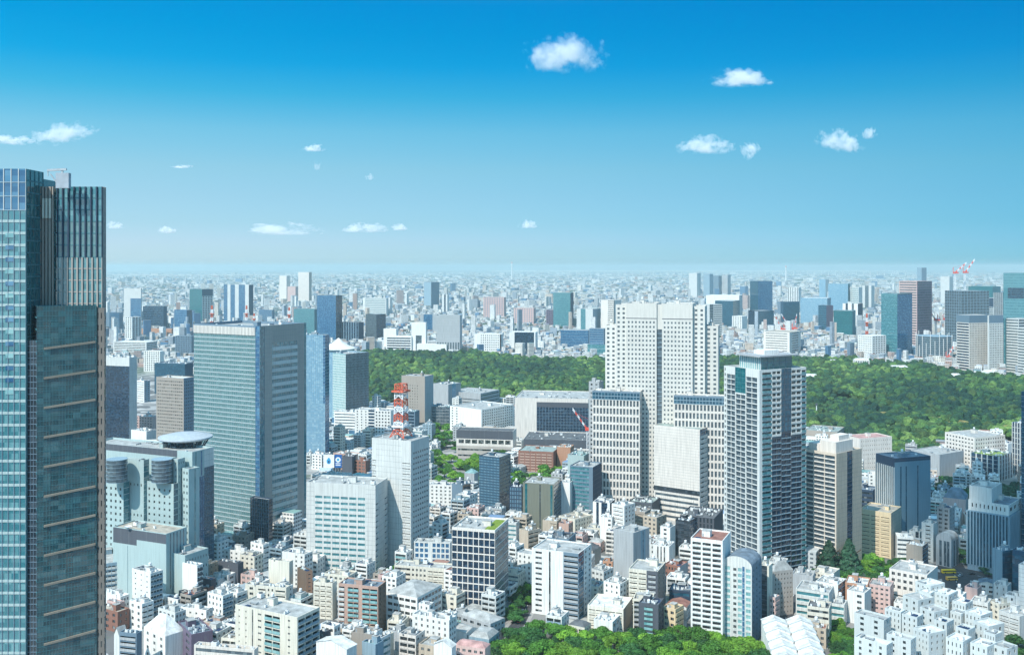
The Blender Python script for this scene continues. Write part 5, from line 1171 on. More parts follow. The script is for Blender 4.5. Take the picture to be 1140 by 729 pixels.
def crown(kind, var, lm_):
    key = (kind, var, lm_)
    if key not in CROWNS:
        me = crown_mesh(var * 7 + 3, 17, 5200, .042) if kind == 'big' else crown_mesh(var * 5 + 60, 11, 1300, .075) if kind == 'mid' else cone_mesh(var + 5, 2200, .035)
        me.materials.append(LEAF[lm_]); CROWNS[key] = me
    return CROWNS[key]
TR = [trunk_mesh(i) for i in range(3)]
TREES = []
def tree(x, y, rad, hgt, kind, lm_, label, group, name='tree'):
    t = thing(name, label, 'tree', (x, y, 0), rng.uniform(0, 6.28), group)
    c = obj('crown', crown(kind, rng.randrange(4 if kind == 'big' else 3), lm_), t)
    if kind == 'cone': c.scale = (hgt, hgt, hgt)
    else: c.scale = (rad, rad, hgt / (.75 * 1.2 + .5)); c.location = (0, 0, hgt * .12)
    k_ = obj('trunk', rng.choice(TR), t); k_.scale = (hgt, hgt, hgt)
    return t
def inpoly(x, y, P):
    c = False; j = len(P) - 1
    for i in range(len(P)):
        if (P[i][1] > y) != (P[j][1] > y) and x < (P[j][0] - P[i][0]) * (y - P[i][1]) / (P[j][1] - P[i][1]) + P[i][0]: c = not c
        j = i
    return c
def in_foot(x, y, mg=1.0):
    for fx, fy, t, w, d in FOOT:
        dx, dy = x - fx, y - fy
        if abs(dx) + abs(dy) > w + d + 20: continue
        lx, ly = dx * math.cos(t) - dy * math.sin(t), dx * math.sin(t) + dy * math.cos(t)
        if -w - mg < lx < mg and -mg < ly < d + mg: return True
    return False
ORD = ['first', 'second', 'third', 'fourth', 'fifth', 'sixth', 'seventh', 'eighth', 'ninth', 'tenth', 'eleventh', 'twelfth', 'thirteenth', 'fourteenth', 'fifteenth', 'sixteenth', 'seventeenth', 'eighteenth', 'nineteenth', 'twentieth',
       'twenty-first', 'twenty-second', 'twenty-third', 'twenty-fourth', 'twenty-fifth', 'twenty-sixth', 'twenty-seventh', 'twenty-eighth', 'twenty-ninth', 'thirtieth'] + ['thirty-' + q for q in 'first second third fourth fifth sixth seventh eighth ninth'.split()] + ['fortieth'] + ['forty-' + q for q in 'first second third fourth fifth sixth seventh eighth ninth'.split()]
GREEN = ['mid green', 'bright green', 'dark green', 'blue green']
GROVES = []
def grove(poly, rad, dist, lms, kind, where, group, hr=(.95, 1.35), mx=40, skip=True):
    P = [gp(x, y) for x, y in poly]; Q = [(p.x, p.y) for p in P]; GROVES.append(Q)
    x0, x1 = min(p[0] for p in Q), max(p[0] for p in Q); y0, y1 = min(p[1] for p in Q), max(p[1] for p in Q); pts = []
    for _ in range(6000):
        x, y = rng.uniform(x0, x1), rng.uniform(y0, y1)
        if inpoly(x, y, Q) and all((x - a) ** 2 + (y - b_) ** 2 > dist ** 2 for a, b_ in pts) and not (skip and in_foot(x, y, 1.5)): pts.append((x, y))
        if len(pts) >= mx: break
    pts.sort(key=lambda q: q[0] / q[1])
    cnt = {}
    for x, y in pts:
        lm_ = rng.choice(lms); r_ = rad * rng.uniform(.8, 1.25); cnt[lm_] = cnt.get(lm_, 0) + 1
        size = 'broad' if r_ > rad * 1.08 else 'small' if r_ < rad * .9 else 'rounded'
        key = (lm_, size); cnt[key] = cnt.get(key, 0) + 1
        tree(x, y, r_, r_ * rng.uniform(*hr), kind, lm_, f'{GREEN[lm_]} {size} tree {where}, {ORD[cnt[key] - 1]} along', group)
grove([(550, 733), (575, 706), (600, 703), (660, 710), (720, 712), (800, 712), (860, 716), (872, 748), (700, 756), (530, 756)], 8.2, 8.6, [0, 0, 1, 1, 2], 'big', 'in the park at the lower edge', 'park trees along the lower edge', mx=80)
grove([(566, 690), (572, 660), (584, 640), (598, 640), (590, 668), (577, 694)], 5.5, 7.0, [0, 2, 2, 1], 'big', 'on the lane beside the lattice office', 'lane trees beside the lattice office', mx=16)
grove([(505, 705), (520, 695), (552, 692), (552, 700)], 4, 6, [0, 2], 'mid', 'at the foot of the lattice office', 'trees at the foot of the lattice office', mx=7)
grove([(478, 548), (480, 505), (530, 500), (556, 512), (556, 540), (520, 549)], 9, 9.5, [0, 1, 1, 2], 'big', 'in the garden behind the mast tower', 'garden trees behind the mast tower', mx=34)
grove([(474, 502), (484, 478), (504, 478), (512, 500)], 9, 10, [0, 0, 2], 'mid', 'below the brown grey slab', 'trees below the brown grey slab', mx=14)
grove([(570, 545), (574, 526), (628, 524), (632, 540), (600, 546)], 8, 9, [0, 1, 2], 'mid', 'below the red brick galleries', 'trees below the red brick galleries', mx=22)
grove([(900, 652), (915, 630), (955, 626), (1008, 628), (1014, 646), (960, 654)], 6.5, 7.6, [0, 1, 2, 2], 'big', 'on the wooded knoll', 'trees on the wooded knoll', mx=34)
for x_, y_, h_, lb_ in ((923, 640, 26, 'tall slender conifer at the foot of the beige apartment tower'), (945, 640, 27, 'broad dark conifer beside the slender conifer by the beige tower')):
    p = gp(x_, y_); tree(p.x, p.y, 7, h_, 'cone', 3, lb_, None, 'conifer')
grove([(1042, 580), (1050, 556), (1090, 548), (1132, 546), (1134, 578), (1090, 584)], 9.5, 9, [2, 2, 3], 'mid', 'behind the ribbed grey tower', 'trees behind the ribbed grey tower', mx=34)
grove([(1036, 556), (1040, 530), (1052, 526), (1060, 550)], 7, 8, [2, 3], 'mid', 'beside the blank concrete hall', 'trees beside the blank concrete hall', mx=10)
grove([(880, 716), (884, 699), (940, 697), (950, 704), (950, 735), (928, 735), (925, 702), (892, 702)], 4.6, 5.6, [0, 1, 2], 'big', 'by the gabled terrace', 'trees by the gabled terrace', mx=26, skip=True)
grove([(848, 728), (850, 708), (872, 702), (876, 725)], 5, 6, [0, 0, 2], 'big', 'before the curved glass roof tower', 'trees before the curved glass roof', mx=10)
grove([(1118, 745), (1122, 708), (1150, 712), (1150, 745)], 5, 6, [0, 2], 'mid', 'beside the villa with long balconies', 'trees beside the long balcony villa', mx=10)
grove([(1044, 622), (1060, 612), (1106, 626), (1130, 650), (1116, 650), (1080, 632)], 4, 7, [2, 3], 'mid', 'around the shaded crossing', 'street trees around the crossing', mx=18)
grove([(968, 712), (975, 696), (988, 694), (986, 704)], 4, 5, [0, 1], 'mid', 'by the stacked housing', 'trees behind the stacked housing', mx=5)
grove([(425, 650), (428, 636), (442, 636), (440, 650)], 5, 7, [0, 1], 'mid', 'at the foot of the mast tower', 'trees at the foot of the mast tower', mx=4)
grove([(232, 668), (234, 640), (246, 636), (246, 650)], 5, 7, [0, 2], 'mid', 'below the curved podium of the green tower', 'trees below the curved podium', mx=5)
grove([(195, 672), (194, 648), (202, 650), (203, 668)], 4.5, 6, [0, 2], 'mid', 'against the pale teal complex', 'trees against the pale teal complex', mx=5)
grove([(955, 540), (957, 522), (990, 520), (992, 532)], 6, 7, [0, 1, 2], 'mid', 'by the pink beige institution', 'trees by the pink beige institution', mx=8)

# the palace wood: one far mass of crowns
WOODP = [(340, 452), (352, 404), (411, 397), (520, 398.5), (600, 406), (672, 405.5), (800, 404), (897, 404), (965, 407), (1030, 412), (1065, 421), (1190, 434), (1190, 496), (1132, 494), (1119, 488), (1050, 500), (1046, 512), (1000, 515), (958, 496), (897, 490), (800, 478), (672, 470), (575, 452), (480, 450), (411, 455)]
WOOD = [(gp(x, y).x, gp(x, y).y) for x, y in WOODP]
def clump(seed):
    import bmesh
    r = random.Random(seed); bm = bmesh.new(); bmesh.ops.create_icosphere(bm, subdivisions=2, radius=1)
    off = [(Vector((r.uniform(-1, 1), r.uniform(-1, 1), r.uniform(-.2, 1))).normalized(), r.uniform(.12, .4), r.uniform(.3, .6)) for _ in range(9)]
    for v in bm.verts:
        n = v.co.normalized(); k_ = .78
        for d, a, wd in off:
            q = n.dot(d)
            if q > 1 - wd: k_ += a * (q - 1 + wd) / wd
        v.co = n * k_ * r.uniform(.88, 1.1); v.co.z = max(-.25, v.co.z) * .85
    vs = np.array([v.co[:] for v in bm.verts]); fs = np.array([[v.index for v in f.verts] for f in bm.faces]); bm.free(); return vs, fs
CL = [clump(i) for i in range(7)]
nr = np.random.RandomState(5); VS, FS, CO, nv = [], [], [], 0
wx0, wx1 = min(p[0] for p in WOOD), max(p[0] for p in WOOD); wy0, wy1 = min(p[1] for p in WOOD), max(p[1] for p in WOOD)
gap = lambda x, y: math.sin(x * .011 + 2) * math.sin(y * .006 + 1) + .5 * math.sin(x * .023 + y * .013)
y = wy0
while y < wy1:
    st = 6.4 + (y - 1200) * .0016; x = wx0
    while x < wx1:
        px_, py_ = x + nr.uniform(-.5, .5) * st, y + nr.uniform(-.5, .5) * st; x += st
        if not inpoly(px_, py_, WOOD) or in_foot(px_, py_, 6) or gap(px_, py_) < -1.12: continue
        vs, fs = CL[nr.randint(7)]; a = nr.rand() * 6.283; r_ = st * nr.uniform(.42, 1.0); hh = r_ * nr.uniform(.9, 1.45); c_, s_ = math.cos(a), math.sin(a)
        V2 = np.stack([(vs[:, 0] * c_ - vs[:, 1] * s_) * r_ + px_, (vs[:, 0] * s_ + vs[:, 1] * c_) * r_ + py_, vs[:, 2] * hh + 8 + nr.uniform(-2.5, 4.5) + 2.5 * math.sin(px_ * .02) * math.sin(py_ * .017)], 1)
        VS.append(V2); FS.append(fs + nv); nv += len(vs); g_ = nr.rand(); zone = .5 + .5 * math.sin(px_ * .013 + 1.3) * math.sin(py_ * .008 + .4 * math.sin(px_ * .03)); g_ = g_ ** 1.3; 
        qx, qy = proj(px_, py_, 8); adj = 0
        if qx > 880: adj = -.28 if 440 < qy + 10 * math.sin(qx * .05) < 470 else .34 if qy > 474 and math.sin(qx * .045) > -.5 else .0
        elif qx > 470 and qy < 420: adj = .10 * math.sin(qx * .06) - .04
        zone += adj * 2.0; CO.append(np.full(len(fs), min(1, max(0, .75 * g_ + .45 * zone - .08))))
    y += st * .9
def np_mesh(name, VS, FS, attr=None, uvs=None):
    V, Fc = np.concatenate(VS), np.concatenate(FS); me = bpy.data.meshes.new(name); k_ = Fc.shape[1]
    me.vertices.add(len(V)); me.vertices.foreach_set('co', V.astype(np.float32).ravel()); me.loops.add(Fc.size); me.loops.foreach_set('vertex_index', Fc.astype(np.int32).ravel())
    me.polygons.add(len(Fc)); me.polygons.foreach_set('loop_start', np.arange(0, Fc.size, k_, dtype=np.int32)); me.polygons.foreach_set('loop_total', np.full(len(Fc), k_, np.int32)); me.update(calc_edges=True); me.shade_flat()
    if attr is not None:
        for nm, (ty, data) in attr.items():
            at = me.attributes.new(nm, ty, 'FACE'); at.data.foreach_set('value' if ty == 'FLOAT' else 'color' if 'COLOR' in ty else 'vector', np.asarray(data, np.float32).ravel())
    if uvs is not None:
        uv = me.uv_layers.new(name='UVMap'); uv.data.foreach_set('uv', np.asarray(uvs, np.float32).ravel())
    return me
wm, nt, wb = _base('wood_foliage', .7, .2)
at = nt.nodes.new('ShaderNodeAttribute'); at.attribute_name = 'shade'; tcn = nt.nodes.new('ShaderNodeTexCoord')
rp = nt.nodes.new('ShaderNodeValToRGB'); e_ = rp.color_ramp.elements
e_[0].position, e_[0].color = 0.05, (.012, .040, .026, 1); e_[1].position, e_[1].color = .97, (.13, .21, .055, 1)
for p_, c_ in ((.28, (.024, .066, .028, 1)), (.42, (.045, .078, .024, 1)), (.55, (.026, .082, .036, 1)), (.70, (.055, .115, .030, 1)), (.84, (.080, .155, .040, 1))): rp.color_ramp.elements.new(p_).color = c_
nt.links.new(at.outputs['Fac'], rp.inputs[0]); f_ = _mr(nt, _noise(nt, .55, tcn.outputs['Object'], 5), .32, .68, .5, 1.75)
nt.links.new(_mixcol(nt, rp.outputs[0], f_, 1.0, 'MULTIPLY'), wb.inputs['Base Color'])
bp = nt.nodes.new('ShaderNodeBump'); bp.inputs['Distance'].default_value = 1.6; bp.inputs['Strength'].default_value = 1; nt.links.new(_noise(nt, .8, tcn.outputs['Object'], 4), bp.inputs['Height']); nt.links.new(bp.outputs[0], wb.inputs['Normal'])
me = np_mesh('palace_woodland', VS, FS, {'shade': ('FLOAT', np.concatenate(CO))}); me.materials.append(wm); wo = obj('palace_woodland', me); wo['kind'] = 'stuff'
m = MB(); m.poly([(x, y, .05) for x, y in WOOD][::-1]); o = m.build('wood_floor', plain('wood_soil', (.07, .08, .03), .9, .1, 0, .4, .03)); o['kind'] = 'structure'
# pavilions, lawns and the white lantern post among the trees
for px_, py_, w_, d_, h_, lb_ in ((1012, 414, 40, 16, 11, 'white palace roof glimpsed among the wood below the round glass drum'), (912, 425, 60, 22, 12, 'long pale palace roof in the wood beside the residential tower'), (1110, 421, 26, 14, 14, 'small white hall at the wood edge below the silver banded office'), (968, 408, 34, 14, 16, 'pale hall with a curved roof at the foot of the white office'), (1071, 424, 22, 12, 12, 'low white garden hall between the trees under the beige twin tower'), (934, 408, 26, 12, 13, 'low pale pavilion at the wood edge near the beige banded block')):
    p = gp(px_, py_, 6); h2 = thing('palace_hall', lb_, 'hall', (p.x, p.y, 0)); body(h2, w_, d_, 0, h_ + 5, 'W', 'row n=6 w=.5 h=.5 f=6', None, roof='w', shape=('hip', 4, 5))
for px_, py_, w_, d_ in ((941, 474, 36, 40), (1043, 476, 60, 36), (1068, 480, 44, 30), (985, 470, 28, 36), (420, 450, 60, 60), (912, 472, 22, 30), (1122, 486, 40, 30)):
    p = gp(px_, py_); m = MB(); m.lathe([(1, 0), (.96, 8), (.75, 13), (.4, 15.5), (.02, 16.5)], 0, 0, 18, None, w_ / 2, d_ / 2)
    o = m.build('grass_knoll', plain('dry_grass', (.26, .23, .09), .9, .1, 0, .4, .08), None, (p.x, p.y, 0)); o['kind'] = 'structure'
p = gp(909, 470); lt = thing('light_tower', 'thin white post standing among the dark trees of the palace wood', 'post', (p.x, p.y, 0)); m = MB(); m.lathe([(.8, 0), (.6, 26)], 0, 0, 8); m.build('post', WHTP(), lt); m = MB(); m.box(-1.6, 1.6, -1, 1, 26.002, 29); m.build('lamp_head', wall('D'), lt)
# ------------------------------------------------------------------ the rest of the city
rg = random.Random(23); nr = np.random.RandomState(23)
STUFF = []                                               # (x, y, rot, w, d, h, colour, roof colour)
CANDS = []
WC = [(.80, .80, .77)] * 10 + [(.72, .69, .62)] * 4 + [(.58, .60, .60)] * 3 + [(.62, .52, .43)] * 2 + [(.36, .42, .47)] * 2 + [(.48, .32, .26), (.20, .28, .36), (.10, .20, .32), (.55, .42, .38), (.07, .16, .26)]
RC = [(.60, .61, .60)] * 4 + [(.42, .44, .44)] * 4 + [(.30, .34, .36)] * 2 + [(.24, .40, .38), (.36, .20, .16), (.72, .72, .70), (.20, .30, .45), (.50, .46, .40)]
def blocked(x, y, mg):
    if in_foot(x, y, mg): return True
    if y < 3300 and inpoly(x, y, WOOD): return True
    for Q in GROVES:
        if inpoly(x, y, Q): return True
    return False
roadsegs = []
for px, wd in ROADS:
    pts = [gp(x, y) for x, y in px]
    for a, c in zip(pts, pts[1:]): roadsegs.append((a, c, wd / 2))
def on_road(x, y, mg):
    for a, c, hw in roadsegs:
        d = c - a; t = max(0, min(1, ((x - a.x) * d.x + (y - a.y) * d.y) / d.length_squared)); q = a + d * t
        if (q.x - x) ** 2 + (q.y - y) ** 2 < (hw + mg) ** 2: return True
    return False
PLAZA = [(gp(x, y).x, gp(x, y).y) for x, y in ((1006, 652), (1020, 622), (1060, 608), (1110, 630), (1150, 640), (1150, 660), (1090, 655), (1050, 658))]
SLOPE = [(gp(x, y).x, gp(x, y).y) for x, y in ((926, 690), (1000, 684), (1140, 720), (1150, 800), (920, 800))]
SIGNS = [(gp(x, y).x, gp(x, y).y) for x, y in ((322, 524), (397, 524), (400, 560), (322, 560))]
# near quarters: short streets at a skew to the view
t = R(24); cs, sn = math.cos(t), math.sin(t)
for gi in range(-120, 160):
    for gj in range(20, 210):
        cell = 15.5; u, v = gi * cell + (gj // 4) * 3.0, gj * cell
        if gi % 6 == 0 or gj % 5 == 0: continue
        x, y = u * cs + v * sn, -u * sn + v * cs
        if not (590 < y < 2300) or abs(x) > .56 * y + 30: continue
        if rg.random() < .04: continue
        w, d = rg.uniform(9.5, 14.8), rg.uniform(9.5, 14.8)
        if blocked(x, y, 5.0) or on_road(x, y, 6.5) or inpoly(x, y, PLAZA) or inpoly(x, y, SLOPE) or inpoly(x, y, SIGNS): continue
        h = rg.choice([7, 9, 10, 11, 12, 13, 14, 16, 18, 21]) * rg.uniform(.85, 1.1)
        if rg.random() < .10: h *= 1.5
        if y > 1250: h *= 1.1
        CANDS.append((x, y, t + rg.choice([0, 0, 0, R(6), R(-9)]), w, d, h))
# which of them show, and how much of them: nearest first, hull by hull
GW, GH = 1140, 434
cover = np.zeros((GH, GW), bool)
def hull(pts):
    pts = sorted(set(pts)); lo, up = [], []
    for seq, out in ((pts, lo), (pts[::-1], up)):
        for p in seq:
            while len(out) > 1 and (out[-1][0] - out[-2][0]) * (p[1] - out[-2][1]) - (out[-1][1] - out[-2][1]) * (p[0] - out[-2][0]) <= 0: out.pop()
            out.append(p)
    return lo[:-1] + up[:-1]
def corners(x, y, t, w, d, h):                           # near corner at (x, y)
    c, s = math.cos(t), math.sin(t); out = []
    for a, b_ in ((0, 0), (-w, 0), (0, d), (-w, d)): out.append((x + a * c + b_ * s, y - a * s + b_ * c))
    return [proj(px, py, z) for px, py in out for z in (0, h)]
def stamp(pts):
    hp = hull([(round(a, 2), round(b_ - 295, 2)) for a, b_ in pts]); xs, ys = [p[0] for p in hp], [p[1] for p in hp]
    x0, x1, y0, y1 = max(0, int(min(xs))), min(GW, int(max(xs)) + 2), max(0, int(min(ys))), min(GH, int(max(ys)) + 2)
    if x0 >= x1 or y0 >= y1: return 0
    gx, gy = np.meshgrid(np.arange(x0, x1) + .5, np.arange(y0, y1) + .5); inside = np.ones(gx.shape, bool); n = len(hp)
    for i in range(n):
        (ax, ay), (bx_, by_) = hp[i], hp[(i + 1) % n]; inside &= (bx_ - ax) * (gy - ay) - (by_ - ay) * (gx - ax) >= -1e-6
    sub = cover[y0:y1, x0:x1]; vis = int((inside & ~sub).sum()); sub |= inside; return vis
items = [(r[0][1], None, corners(r[0][0], r[0][1], r[1], r[2], r[3], r[4])) for r in RECORDS]
for i, (x, y, t_, w, d, h) in enumerate(CANDS):
    c, s = math.cos(t_), math.sin(t_); fx, fy = x + (w / 2) * c - (d / 2) * s, y - (w / 2) * s - (d / 2) * c
    CANDS[i] = (fx, fy, t_, w, d, h); items.append((fy, i, corners(fx, fy, t_, w, d, h)))
items.sort(key=lambda q: q[0]); vis = {}
for _y, i, pts in items:
    v = stamp(pts)
    if i is not None: vis[i] = v
order = sorted((i for i in vis if vis[i] >= 14), key=lambda i: -vis[i])
N_IND = 128
chosen = order[:N_IND]; rest = [i for i in vis if vis[i] > 0 and i not in set(chosen)]
COLN = dict(f='ash grey', W='white', C='cream', L='pale grey', G='mid grey', B='tan', I='ivory', D='charcoal', K='brick red', U='blue grey', P='pinkish', A='taupe', H='slate')
used = {}
HEADS = [(h_, p_) for h_, p_ in (('plain', 0), ('low', 1))]
def near_lm(px, py):
    q = sorted(LAND, key=lambda l_: math.hypot(l_[0][0] - px, (l_[0][1] - py) * 1.2)); return q
for i in sorted(chosen, key=lambda i: CANDS[i][0] / CANDS[i][1]):
    x, y, t_, w, d, h = CANDS[i]; q = random.Random(i)
    wk = q.choice('WWWWWWWWWWCCCLLLLLIIGBUPAHf'); nfl = max(2, round(h / 3.2)); px, py = proj(x, y, h * .5)
    st = q.random(); roof = q.choice('ggwwndbbtrm'); shape = None
    nL, nR = max(2, int(w / 3.6)), max(2, int(d / 3.8))
    if h < 10 and q.random() < .45: shape = ('hip', q.uniform(1.5, 3), q.uniform(2, 5)); kind = 'house'; feat = 'hip roofed'
    elif h < 9.5 and q.random() < .5: shape = ('gable', q.uniform(1.5, 2.8), q.choice('xy')); kind = 'house'; feat = 'gable roofed'
    elif st < .5: kind = AB; feat = 'balconied'
    elif st < .75: kind = OB; feat = 'strip windowed'
    else: kind = LH if h < 15 else AB; feat = 'square windowed'
    if feat == 'balconied': L, Rr = f'balc n={max(1, nL - 1)} w=.92 h=.74 f=3.1 d=1.2 ph=.85 p={q.choice([wk, wk, "L", "G", "gP", "U"])}', q.choice([f'win n={nR} w=.4 h=.42 f=3.1', f'win n={nR} w=.4 h=.42 f=3.1', f'balc n={max(1, nR - 1)} w=.9 h=.7 f=3.1 ph=.85'])
    elif feat == 'strip windowed': L, Rr = f'band h=.42 f=3.3 g={q.choice("DSNQ")}', f'win n={nR} w=.4 f=3.3'
    else: L, Rr = f'win n={nL} w={q.uniform(.42, .66):.2f} h=.48 f=3.1', f'win n={nR} w=.42 h=.45 f=3.1'
    if q.random() < .3: L, Rr = Rr, L
    q2 = near_lm(px, py); (lx, ly), nm, ldist = q2[0]
    rel = ('just behind' if y > ldist + 12 else 'just in front of') if abs(px - lx) < 32 else 'beside'
    hw = 'squat' if nfl < 4 else 'tall' if nfl > 6 else ''
    base = f'{hw} {COLN[wk]} {feat} building {rel} {nm}'.strip()
    if base in used:
        alt = f'{hw} {COLN[wk]} {feat} building between {nm} and {q2[1][1]}'.strip()
        rf = {'g': 'grey', 'w': 'white', 'n': 'pale green', 'd': 'dark', 'b': 'buff', 't': 'teal', 'r': 'red', 'm': 'slate blue'}[roof]
        for alt in (f'{hw} {COLN[wk]} {feat} building with {rf} roof {rel} {nm}'.strip(), alt, f'another {hw} {COLN[wk]} {feat} building {rel} {nm}'.replace('  ', ' '), f'third {COLN[wk]} {feat} building {rel} {nm}', f'further {COLN[wk]} {feat} building {rel} {nm}', f'fifth {COLN[wk]} {feat} building {rel} {nm}'):
            if alt not in used: base = alt; break
    used[base] = 1
    o = thing(kind, base, kind.replace('_', ' '), (x, y, 0), -t_, 'lesser buildings of the near quarters')
    body(o, w, d, 0, h, wk, L, Rr, None, None, roof, .9, 'wall', 0 if shape else q.randint(5, 11), q, True, shape)
def to_stuff(x, y, t_, w, d, h, wc=None, rc=None): STUFF.append((x, y, t_, w, d, h, wc or rg.choice(WC), rc or rg.choice(RC)))
for i in rest:
    x, y, t_, w, d, h = CANDS[i]; to_stuff(x, y, t_, w, d, h)
# the middle and far plain, thinning into the haze
y = 480.0
while y < 34000:
    cell = max(17, y * .0056); row = cell * (1.0 if y < 6000 else 1.0 + (y - 6000) / 9000); half = (.60 if y > 5000 else .60 + .28 * (5000 - y) / 4500) * y; x = -half
    while x < half:
        x += cell * rg.uniform(.85, 1.25); xx_, yy_ = x, y + rg.uniform(-.3, .3) * row
        if y < 2350 and abs(xx_) < .57 * yy_ + 20 and True: continue
        rr = rg.random()
        if rr < .10: continue
        if y < 5200 and blocked(xx_, yy_, cell * .55): continue
        w, d = cell * rg.choice([.4, .55, .7, .85, .95, 1.3]) * rg.uniform(.85, 1.1), cell * rg.choice([.4, .6, .8, .95, 1.2]) * rg.uniform(.85, 1.1)
        h = rg.choice([6, 8, 9, 10, 12, 14, 17, 22]) * rg.uniform(.8, 1.2) * (.75 + .55 * max(0, math.sin(xx_ * .0021 + 1) * math.sin(yy_ * .0013) + .35))
        if rr > .93: h *= 2.0
        if rr > .9945 and y > 2700: h = rg.uniform(45, 95); w *= .9; d *= .9
        if y > 9000: h = min(h, 70) * .9
        if rr < .22 and y > 3200:
            to_stuff(xx_, yy_, rg.uniform(0, 1.5), w * 1.2, d, rg.uniform(7, 12), (.035, .075, .03), (.045, .095, .035)); continue
        to_stuff(xx_, yy_, rg.choice([.2, .42, .9, 1.2]) + rg.uniform(-.1, .1), w, d, h)
    y += row
# the quarters behind the viewer, which the glass of the towers mirrors
for gi in range(-45, 45):
    for gj in range(4, 60):
        if gi % 5 == 0 or gj % 4 == 0 or rg.random() < .12: continue
        x, y = gi * 24 + rg.uniform(-3, 3), -gj * 24 + rg.uniform(-3, 3)
        if y > -140 and abs(x) < 70: continue
        if rg.random() < .16: to_stuff(x, y, .3, 24, 22, rg.uniform(7, 14), (.05, .13, .03), (.06, .16, .035))
        else: to_stuff(x, y, .3, rg.uniform(12, 21), rg.uniform(12, 21), rg.choice([9, 12, 16, 22, 30, 45]) * (3 if rg.random() < .06 else 1))
S = np.array([(a[0], a[1], a[2], a[3], a[4], a[5]) for a in STUFF]); n = len(S)
c, s = np.cos(S[:, 2]), np.sin(S[:, 2]); V = np.zeros((n, 8, 3))
for k_, (a, b_) in enumerate(((-1, 0), (0, 0), (0, 1), (-1, 1))):
    X = S[:, 0] + a * S[:, 3] * c + b_ * S[:, 4] * s; Y = S[:, 1] - a * S[:, 3] * s + b_ * S[:, 4] * c
    V[:, k_, 0] = V[:, k_ + 4, 0] = X; V[:, k_, 1] = V[:, k_ + 4, 1] = Y; V[:, k_ + 4, 2] = S[:, 5]
quads = np.array([(0, 1, 5, 4), (1, 2, 6, 5), (2, 3, 7, 6), (3, 0, 4, 7), (4, 5, 6, 7)])
Fc = (quads[None] + (np.arange(n) * 8)[:, None, None]).reshape(-1, 4)
wc = np.array([a[6] for a in STUFF]) * nr.uniform(.85, 1.08, (n, 1)); rc = np.array([a[7] for a in STUFF]) * nr.uniform(.8, 1.15, (n, 1))
col = np.ones((n, 5, 4)); col[:, :4, :3] = wc[:, None]; col[:, 4, :3] = rc; col[:, :, 3] = nr.rand(n)[:, None]
uv = np.zeros((n, 5, 4, 2)); off = nr.rand(n) * 50
for k_ in range(4):
    ln = S[:, 3] if k_ % 2 == 0 else S[:, 4]
    uv[:, k_, 0, 0] = off; uv[:, k_, 1, 0] = off + ln; uv[:, k_, 2, 0] = off + ln; uv[:, k_, 3, 0] = off; uv[:, k_, 2, 1] = uv[:, k_, 3, 1] = S[:, 5]
uv[:, 4, :, 1] = -5
green = (wc[:, 1] > wc[:, 0] * 1.5); uv[green, :, :, 1] = -5
# roof boxes on the larger of them
me = np_mesh('distant_city', [V.reshape(-1, 3)], [Fc], {'tint': ('FLOAT_COLOR', col)}, uv)
cmat, nt, cb = _base('distant_facades', .7, .3)
at = nt.nodes.new('ShaderNodeAttribute'); at.attribute_name = 'tint'; uvn = nt.nodes.new('ShaderNodeUVMap'); su = nt.nodes.new('ShaderNodeSeparateXYZ'); nt.links.new(uvn.outputs[0], su.inputs[0])
al = at.outputs['Alpha']; fr = lambda v, p_: _math(nt, 'FRACT', _math(nt, 'DIVIDE', v, p_))
wpx = _mr(nt, al, 0, 1, 2.6, 4.6); fu = fr(su.outputs[0], wpx); fv = fr(su.outputs[1], 3.4)
inu = _math(nt, 'MULTIPLY', _math(nt, 'GREATER_THAN', fu, _mr(nt, al, 0, 1, .02, .5)), _math(nt, 'GREATER_THAN', su.outputs[1], 0.5)); inv = _math(nt, 'MULTIPLY', _math(nt, 'GREATER_THAN', fv, .34), _math(nt, 'LESS_THAN', fv, .80))
win = _math(nt, 'MULTIPLY', inu, inv)
cc = _mixcol(nt, at.outputs['Color'], (.05, .075, .10), _math(nt, 'MULTIPLY', win, .85)); geo = nt.nodes.new('ShaderNodeNewGeometry')
cc = _mixcol(nt, cc, _mr(nt, _noise(nt, .12, geo.outputs['Position'], 4), .3, .7, .82, 1.1), 1.0, 'MULTIPLY')
nt.links.new(cc, cb.inputs['Base Color']); nt.links.new(_mr(nt, win, 0, 1, .75, .2), cb.inputs['Roughness'])
me.materials.append(cmat); dc = obj('distant_city', me); dc['kind'] = 'stuff'

